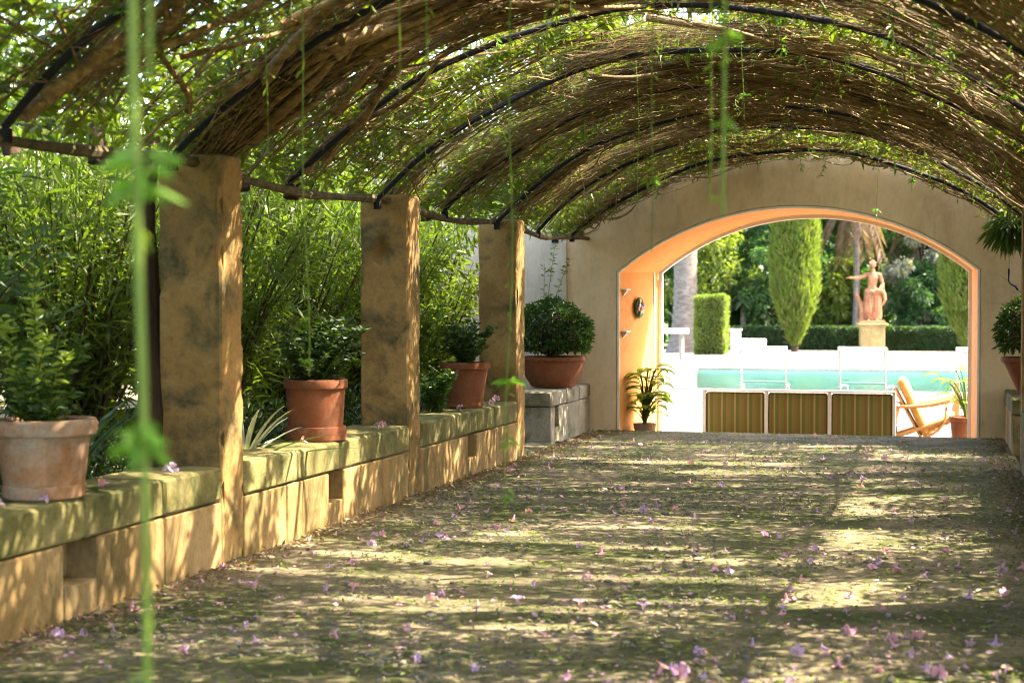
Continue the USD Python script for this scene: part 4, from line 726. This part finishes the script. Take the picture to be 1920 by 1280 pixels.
for i, (x, y) in enumerate([(-3.72, 25.6), (-3.60, 25.9)]):
    t = thing('garden_post', ['left one of two short grey posts on the white terrace', 'right one of two short grey posts on the white terrace'][i], 'post', (x, y, T)); obj('shaft', lathe([(0, 0), (.05, 0), (.05, .015), (.022, .02), (.022, .30), (0, .30)], 14), 'chrome', t, smooth=40); obj('cap', lathe([(0, .302), (.035, .302), (.032, .34), (0, .35)], 14), 'iron', t, smooth=40)
wb = thing('white_bench', 'white slab bench in front of the thick palm trunk', 'bench', (-9.2, 50, T)); obj('seat_slab', box(-1.3, 1.35, -.25, .25, .86, 1.02, .02), 'white_paint', wb)
for x in (-1.1, 1.1): obj('leg', box(x, x + .10, -.2, .2, 0, .858, .01), 'pale_stone', wb)
ww = thing('white_wall', 'low white garden wall with stepped end right of the square hedge', 'wall', (-7.1, 57.6, T)); obj('low_part', box(.02, .95, 0, .3, 0, .55, .02), 'white_paint', ww); obj('end_block', box(-.35, .0, 0, .3, 0, .85, .02), 'white_paint', ww); obj('coping', box(-.42, .05, -.05, .35, .852, .91, .015), 'white_paint', ww)

# ------------------------------------------------------------------ statue on its pedestal
def sph(p, r, n=18): return m3.Manifold.sphere(r, n).translate(tuple(map(float, p)))
def bone(p, q_, r0, r1): return m3.Manifold.hull(m3.Manifold.compose([sph(p, r0), sph(q_, r1)]))
def chain(ps): 
    out = None
    for (a, ra), (b, rb) in zip(ps[:-1], ps[1:]):
        m = bone(a, b, ra, rb); out = m if out is None else out + m
    return out
def statue_body():
    B = chain([((0, 0, 1.18), .20), ((0, .0, 1.42), .165), ((.02, -.01, 1.66), .195), ((.03, 0, 1.80), .17)])
    B += bone((-.20, 0, 1.84), (.25, 0, 1.82), .095, .095) + chain([((.03, 0, 1.84), .10), ((.02, -.02, 2.02), .075)])
    B += bone((-.07, -.12, 1.70), (-.07, -.10, 1.68), .075, .075) + bone((.12, -.12, 1.70), (.12, -.10, 1.68), .075, .075)
    # arm stretched out to the left with an open hand
    B += chain([((-.22, 0, 1.83), .085), ((-.50, -.06, 1.70), .065), ((-.78, -.12, 1.70), .042), ((-.86, -.13, 1.705), .044)])
    for k, (dy, l) in enumerate([(-.045, .12), (-.015, .14), (.015, .13), (.045, .10)]): B += chain([((-.88, -.13 + dy * .8, 1.705), .017), ((-.88 - l * .6, -.13 + dy, 1.71), .014), ((-.88 - l, -.13 + dy, 1.69), .011)])
    B += chain([((-.84, -.17, 1.71), .018), ((-.89, -.20, 1.74), .013)])
    # bent arm that gathers the drapery at the right hip
    B += chain([((.27, 0, 1.82), .088), ((.40, .06, 1.45), .068), ((.26, -.20, 1.24), .05), ((.20, -.24, 1.20), .052)])
    for k in range(4): B += chain([((.20, -.27 + .01 * k, 1.235 - .03 * k), .016), ((.13, -.28, 1.23 - .03 * k), .013), ((.11, -.24, 1.225 - .03 * k), .011)])
    # legs under the long drapery; one knee forward, feet showing
    B += chain([((-.09, -.02, 1.15), .20), ((-.12, -.14, .65), .15), ((-.13, -.02, .14), .11)]) + chain([((.11, 0, 1.15), .20), ((.13, .0, .62), .16), ((.15, .03, .14), .12)])
    B += m3.Manifold.hull(m3.Manifold.compose([sph((-.13, 0, 1.05), .16), sph((.16, .02, 1.05), .17), sph((-.24, .03, .12), .10), sph((.26, .06, .12), .11), sph((.0, .18, .12), .10)]))
    B += chain([((-.14, -.10, .06), .06), ((-.16, -.27, .04), .042)]) + chain([((.15, -.05, .06), .06), ((.19, -.20, .04), .042)])
    # swag of cloth that flies out at the right, and a roll across the hips
    B += chain([((-.22, -.12, 1.22), .07), ((.05, -.22, 1.14), .08), ((.30, -.08, 1.22), .09), ((.46, .10, 1.08), .085), ((.52, .14, .86), .06), ((.44, .12, .66), .04)])
    B += chain([((.30, .08, 1.80), .06), ((.40, .14, 1.5), .06), ((.44, .14, 1.15), .05)])
    # head: skull, jaw, nose, ears, hair knot
    h = np.array([.01, -.03, 2.20]); B += m3.Manifold.hull(m3.Manifold.compose([sph(h + [0, .02, .04], .125), sph(h + [0, -.05, -.08], .065), sph(h + [0, -.04, .03], .10)]))
    return B, h
B, hd = statue_body(); B = B.refine_to_length(.035); g = B.to_mesh(); bm = trimesh.Trimesh(g.vert_properties[:, :3], g.tri_verts); bm.merge_vertices(); trimesh.smoothing.filter_taubin(bm, iterations=8)
v = bm.vertices; an = np.arctan2(v[:, 1], v[:, 0]); lowk = np.clip((1.25 - v[:, 2]) / .3, 0, 1) * np.clip((v[:, 2] - .12) / .1, 0, 1)
v[:, :2] *= (1 + .085 * np.sin(an * 13 + v[:, 2] * 3.0) * lowk)[:, None]; bm.vertices = v
stt = thing('garden_statue', 'orange stone statue of a draped woman with one arm stretched out', 'statue', (-2.50, 62.2, T + 1.16), 8)
obj('figure', bm, 'statue_stone', stt, smooth=70)
face = chain([((0, -.145, .01), .016), ((0, -.185, -.035), .024)]) + sph((-.045, -.135, .012), .018) + sph((.045, -.135, .012), .018) + bone((-.028, -.145, -.085), (.028, -.145, -.085), .013, .013) + bone((-.06, -.13, .045), (.06, -.13, .045), .014, .014) + sph((-.118, .02, -.01), .03) + sph((.118, .02, -.01), .03)
obj('face', face.translate(tuple(hd)), 'statue_stone', stt, smooth=60)
hair = m3.Manifold.hull(m3.Manifold.compose([sph((0, .04, .08), .118), sph((0, .07, -.01), .10)])) + sph((0, .17, .04), .062) + sph((-.10, -.03, .09), .045) + sph((.10, -.03, .09), .045) + sph((0, -.06, .14), .05)
obj('hair', hair.translate(tuple(hd)), 'statue_stone', stt, smooth=60)
sup = chain([((-.36, .05, .02), .13), ((-.38, .03, .45), .10), ((-.46, -.02, .75), .08), ((-.56, -.04, 1.0), .055)]) + chain([((-.40, .02, .55), .08), ((-.25, .05, .85), .06)]) + sph((-.60, -.06, 1.05), .085)
obj('support', sup, 'statue_stone', stt, smooth=60)
obj('base', box(-.52, .46, -.36, .36, -.06, .035, .02), 'statue_stone', stt)
pd = thing('statue_pedestal', 'square yellow stone pedestal under the orange statue', 'pedestal', (-2.50, 62.2, T), 8)
obj('plinth', box(-.56, .56, -.50, .50, 0, .14, .015), 'pedestal_stone', pd); obj('shaft', box(-.46, .46, -.40, .40, .142, .93, .01), 'pedestal_stone', pd)
obj('recessed_panel', box(-.36, .36, -.412, -.402, .24, .84, .004), 'pedestal_stone', pd)
obj('moulding', box(-.50, .50, -.44, .44, .932, 1.0, .02), 'pedestal_stone', pd); obj('cap', box(-.57, .57, -.51, .51, 1.002, 1.098, .02), 'pedestal_stone', pd)

# ------------------------------------------------------------------ garden beyond the pool
def cypress(label, x, y, H, R, seed, z0=T):
    r = np.random.default_rng(seed); t = thing('cypress', label, 'tree', (x, y, z0)); obj('trunk', tube([[0, 0, 0], [0, 0, H * .9]], [.14, .03], 8), 'bark_dark', t)
    prof = lambda z: R * np.interp(z / H, [0, .02, .10, .19, .27, .7, .88, 1], [.05, .10, .45, .80, 1.0, 1.0, .6, .03])
    n = 26000; z = r.uniform(.15, H, n); a = r.uniform(0, 2 * PI, n); c = .74 + .52 * meshkit.fbm(np.column_stack([np.cos(a) * 2.6, np.sin(a) * 2.6, z * 1.1]), 4, seed); rad = prof(z) * c * r.uniform(.62, 1.06, n)
    Q = np.column_stack([rad * np.cos(a), rad * np.sin(a), z]); D = np.column_stack([np.cos(a) * .35, np.sin(a) * .35, np.full(n, 1.0)]) + r.normal(0, .22, (n, 3))
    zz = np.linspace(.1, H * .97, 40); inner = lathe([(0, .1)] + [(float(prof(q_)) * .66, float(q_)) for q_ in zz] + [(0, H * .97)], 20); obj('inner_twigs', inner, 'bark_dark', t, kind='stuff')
    obj('crown', leaves2(Q, D, r.uniform(.16, .34, n), .055, r, lie=.1, droop=0), 'leaf_cypress', t, kind='stuff')
    k = 700; sel = r.choice(n, k); obj('dry_shoots', leaves2(Q[sel] * [1.05, 1.05, 1], D[sel] + r.normal(0, .5, (k, 3)), r.uniform(.2, .42, k), .05, r, lie=.1, droop=0), 'leaf_dead', t, kind='stuff')
cypress('tall clipped cypress in the middle of the arch with a pointed foot', -5.35, 60.6, 8.2, .86, 1)
cypress('clipped cypress at the right edge of the arch opening', 1.05, 60.6, 8.0, .92, 2)
def boxhedge(name, label, x0, x1, y0, y1, z0, z1, n, L, lm, seed):
    r = np.random.default_rng(seed); t = thing(name, label, 'hedge', ((x0 + x1) / 2, (y0 + y1) / 2, z0)); hx, hy, hz = (x1 - x0) / 2, (y1 - y0) / 2, z1 - z0
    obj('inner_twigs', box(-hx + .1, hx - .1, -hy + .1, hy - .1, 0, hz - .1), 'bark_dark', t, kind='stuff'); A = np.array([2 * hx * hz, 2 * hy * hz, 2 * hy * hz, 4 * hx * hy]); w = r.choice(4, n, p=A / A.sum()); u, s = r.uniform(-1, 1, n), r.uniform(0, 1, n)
    Q = np.where((w == 0)[:, None], np.column_stack([u * hx, np.full(n, -hy), s * hz]), np.where((w == 1)[:, None], np.column_stack([np.full(n, -hx), u * hy, s * hz]), np.where((w == 2)[:, None], np.column_stack([np.full(n, hx), u * hy, s * hz]), np.column_stack([u * hx, (2 * s - 1) * hy, np.full(n, hz)]))))
    Q += (meshkit.fbm(Q * 2.5 + seed, 3, seed) - .6)[:, None] * unit(Q - [0, 0, hz / 2]) * .35; obj('crown', leaves2(Q, r.normal(0, 1, (n, 3)) + unit(Q) * .4, r.uniform(.6, 1.3, n) * L, L * .5, r, lie=.2), lm, t, kind='stuff')
boxhedge('square_hedge', 'square clipped hedge column standing right of the thick palm trunk', -8.55, -7.45, 56.0, 57.0, T, 1.85, 7000, .10, 'leaf_cypress', 3)
boxhedge('low_hedge', 'low dark clipped hedge running behind cypress and statue', -8.2, 5.5, 64.0, 64.8, T, .62, 26000, .11, 'leaf_hedge', 4)
pt = thing('date_palm', 'thick pale palm trunk widening at its foot, at the left edge of the arch', 'palm', (-9.35, 58.6, T)); z = np.linspace(0, 8.5, 60); rr = .44 + .28 * np.exp(-z * 1.8) + .018 * np.sin(z * 26)
obj('trunk', tube(np.column_stack([.06 * np.sin(z * .5), 0 * z, z]), rr, 18), 'bark_grey', pt, smooth=60)
def tree(name, label, x, y, H, R, blobs, n, L, lm, seed, trunk=.16, z0=T, low=.18, asp=.45):
    r = np.random.default_rng(seed); t = thing(name, label, 'tree', (x, y, z0)); Z = np.linspace(0, H * .75, 8)
    obj('trunk', tube(np.column_stack([.12 * np.sin(Z + seed), .1 * np.cos(Z * .8), Z]), np.linspace(trunk, trunk * .35, 8), 8), 'bark_grey' if seed % 2 else 'bark_dark', t, smooth=60); Q, D = [], []
    for b in range(blobs):
        a = r.uniform(0, 6.28); zz = H * r.uniform(low, 1); rad = R * math.sin(PI * np.clip((zz / H - low) / (1.06 - low) * .82 + .16, 0, 1)) * math.sqrt(r.uniform(.05, 1)); c = np.array([rad * math.cos(a), rad * math.sin(a), zz]); br = R * r.uniform(.16, .36)
        obj('limb', tube(bez((0, 0, max(.3, zz * .55)), c * [.4, .4, .9], c, 5), [.05, .04, .03, .02, .01], 4), 'bark_dark', t) if b < 10 else None
        u = unit(r.normal(0, 1, (n // blobs, 3))); Q.append(c + u * br * r.uniform(.35, 1, (len(u), 1)) * [1, 1, .75]); D.append(u + r.normal(0, .6, u.shape) + [0, 0, -.25])
    Q, D = np.vstack(Q), np.vstack(D); Q[:, 2] = np.maximum(Q[:, 2], .05); obj('crown', leaves2(Q, D, r.uniform(.6, 1.3, len(Q)) * L, L * asp, r, droop=.3), lm, t, kind='stuff')
G = 'trees behind the low hedge'
for i, a in enumerate([
    ('garden_tree', 'pale yellow green tree beside the palm trunk, left in the arch', -9.6, 66.5, 7.5, 2.3, 60, 9000, .26, 'leaf_yellow'),
    ('garden_tree', 'dark green bushy tree left of the tall cypress', -7.0, 66.8, 6.2, 1.8, 60, 11000, .22, 'leaf_garden'),
    ('garden_tree', 'dark blue green tree rising behind the statue', -2.6, 70.5, 8.0, 2.3, 60, 10000, .26, 'leaf_garden'),
    ('garden_tree', 'yellow green broad leaved tree between cypress and statue', -4.0, 66.4, 3.6, 1.0, 40, 4200, .30, 'leaf_yellow'),
    ('garden_tree', 'pale grey leaved tree right of the statue', -.6, 67.6, 6.6, 1.8, 44, 6500, .24, 'leaf_grey'),
    ('garden_tree', 'mixed green shrub tree right of the statue behind the hedge', -.6, 66.2, 3.4, 1.3, 50, 6000, .2, 'leaf_garden'),
    ('garden_tree', 'light green tree behind the right cypress', 2.0, 68.5, 8.5, 2.4, 60, 9000, .26, 'leaf_yellow'),
    ('garden_tree', 'tall dark tree behind the tall cypress', -5.2, 71.0, 9.0, 2.6, 60, 10000, .26, 'leaf_garden'),
    ('garden_tree', 'big shade tree at the far left behind the palm trunk', -13.2, 68.0, 9.0, 3.2, 60, 9000, .3, 'leaf_bush'),
    ('garden_tree', 'dark tree at the far right beyond the right cypress', 5.6, 69.0, 9.0, 3.2, 60, 9000, .3, 'leaf_dark')]):
    tree(*a, seed=50 + i, low=.06 if i in (1, 3, 5) else .14)
def palm(label, x, y, zc, n, L, mt, seed, dead=0, trunk=.13, tilt=.2):
    r = np.random.default_rng(seed); t = thing('palm_tree', label, 'palm', (x, y, T)); z = np.linspace(0, zc - T, 30)
    obj('trunk', tube(np.column_stack([tilt * np.sin(z * .5) * .4, 0 * z, z]), trunk * (1 + .08 * np.sin(z * 22)), 10), 'bark_grey', t, smooth=60); top = np.array([tilt * math.sin(z[-1] * .5) * .4, 0, zc - T])
    for i in range(n + dead):
        a = i * 2.4; dd = i >= n; el = r.uniform(-.1, 1.2) if not dd else r.uniform(-1.3, -.7); l = L * r.uniform(.8, 1.1); d = np.array([math.cos(a) * math.cos(el), math.sin(a) * math.cos(el), math.sin(el)])
        C = bez(top, top + d * l * .6, top + d * l + [0, 0, -.45 * l], 12); fr = obj('frond', tube(C, np.linspace(.03, .008, 12), 4), 'leaf_dead' if dd else 'leaf_vine', t)
        k = 46; tt = np.repeat(np.linspace(.12, 1, k // 2), 2); s = np.linspace(0, 1, 12); Q = np.column_stack([np.interp(tt, s, C[:, j]) for j in range(3)]); tan = unit(np.gradient(C, axis=0)); tn = np.column_stack([np.interp(tt, s, tan[:, j]) for j in range(3)])
        S = unit(np.cross(tn, [0, 0, 1.0])) * np.where(np.arange(k) % 2, 1, -1)[:, None]; obj('leaflets', leaves2(Q, tn * .5 + S + [0, 0, -.4], .5 * l * .5, .055, r, droop=.4), 'leaf_dead' if dd else mt, fr)
palm('slender palm with hanging dry brown fronds left of the statue', -3.35, 65.6, 6.6, 16, 2.2, 'leaf_hedge', 1, dead=16)
palm('palm with pale grey fronds behind the statue to the right', -.9, 68.4, 6.0, 20, 2.4, 'leaf_grey', 2, dead=5)
palm('small dark palm left of the low hedge', -8.0, 65.8, 1.5, 18, 1.6, 'leaf_dark', 3)
r9 = np.random.default_rng(3); n = 34000; X = r9.uniform(-48, 36, n); hz = 10.5 + 3 * meshkit.fbm(np.column_stack([X * .25, X * 0, X * 0]), 3, 5) - 1.5; Zz = T + hz * r9.uniform(0, 1, n) ** .8; Yy = 76 + 5 * meshkit.fbm(np.column_stack([X * .5, Zz * .5, X * 0]), 3, 6) + r9.uniform(0, 1.5, n)
obj('far_wood', leaves2(np.column_stack([X, Yy, Zz]), r9.normal(0, 1, (n, 3)) + [0, -.3, -.2], r9.uniform(.5, 1.0, n), .42, r9, droop=.2), 'leaf_garden', kind='stuff', label='dense dark wood closing the garden behind all the trees', cat='wood')
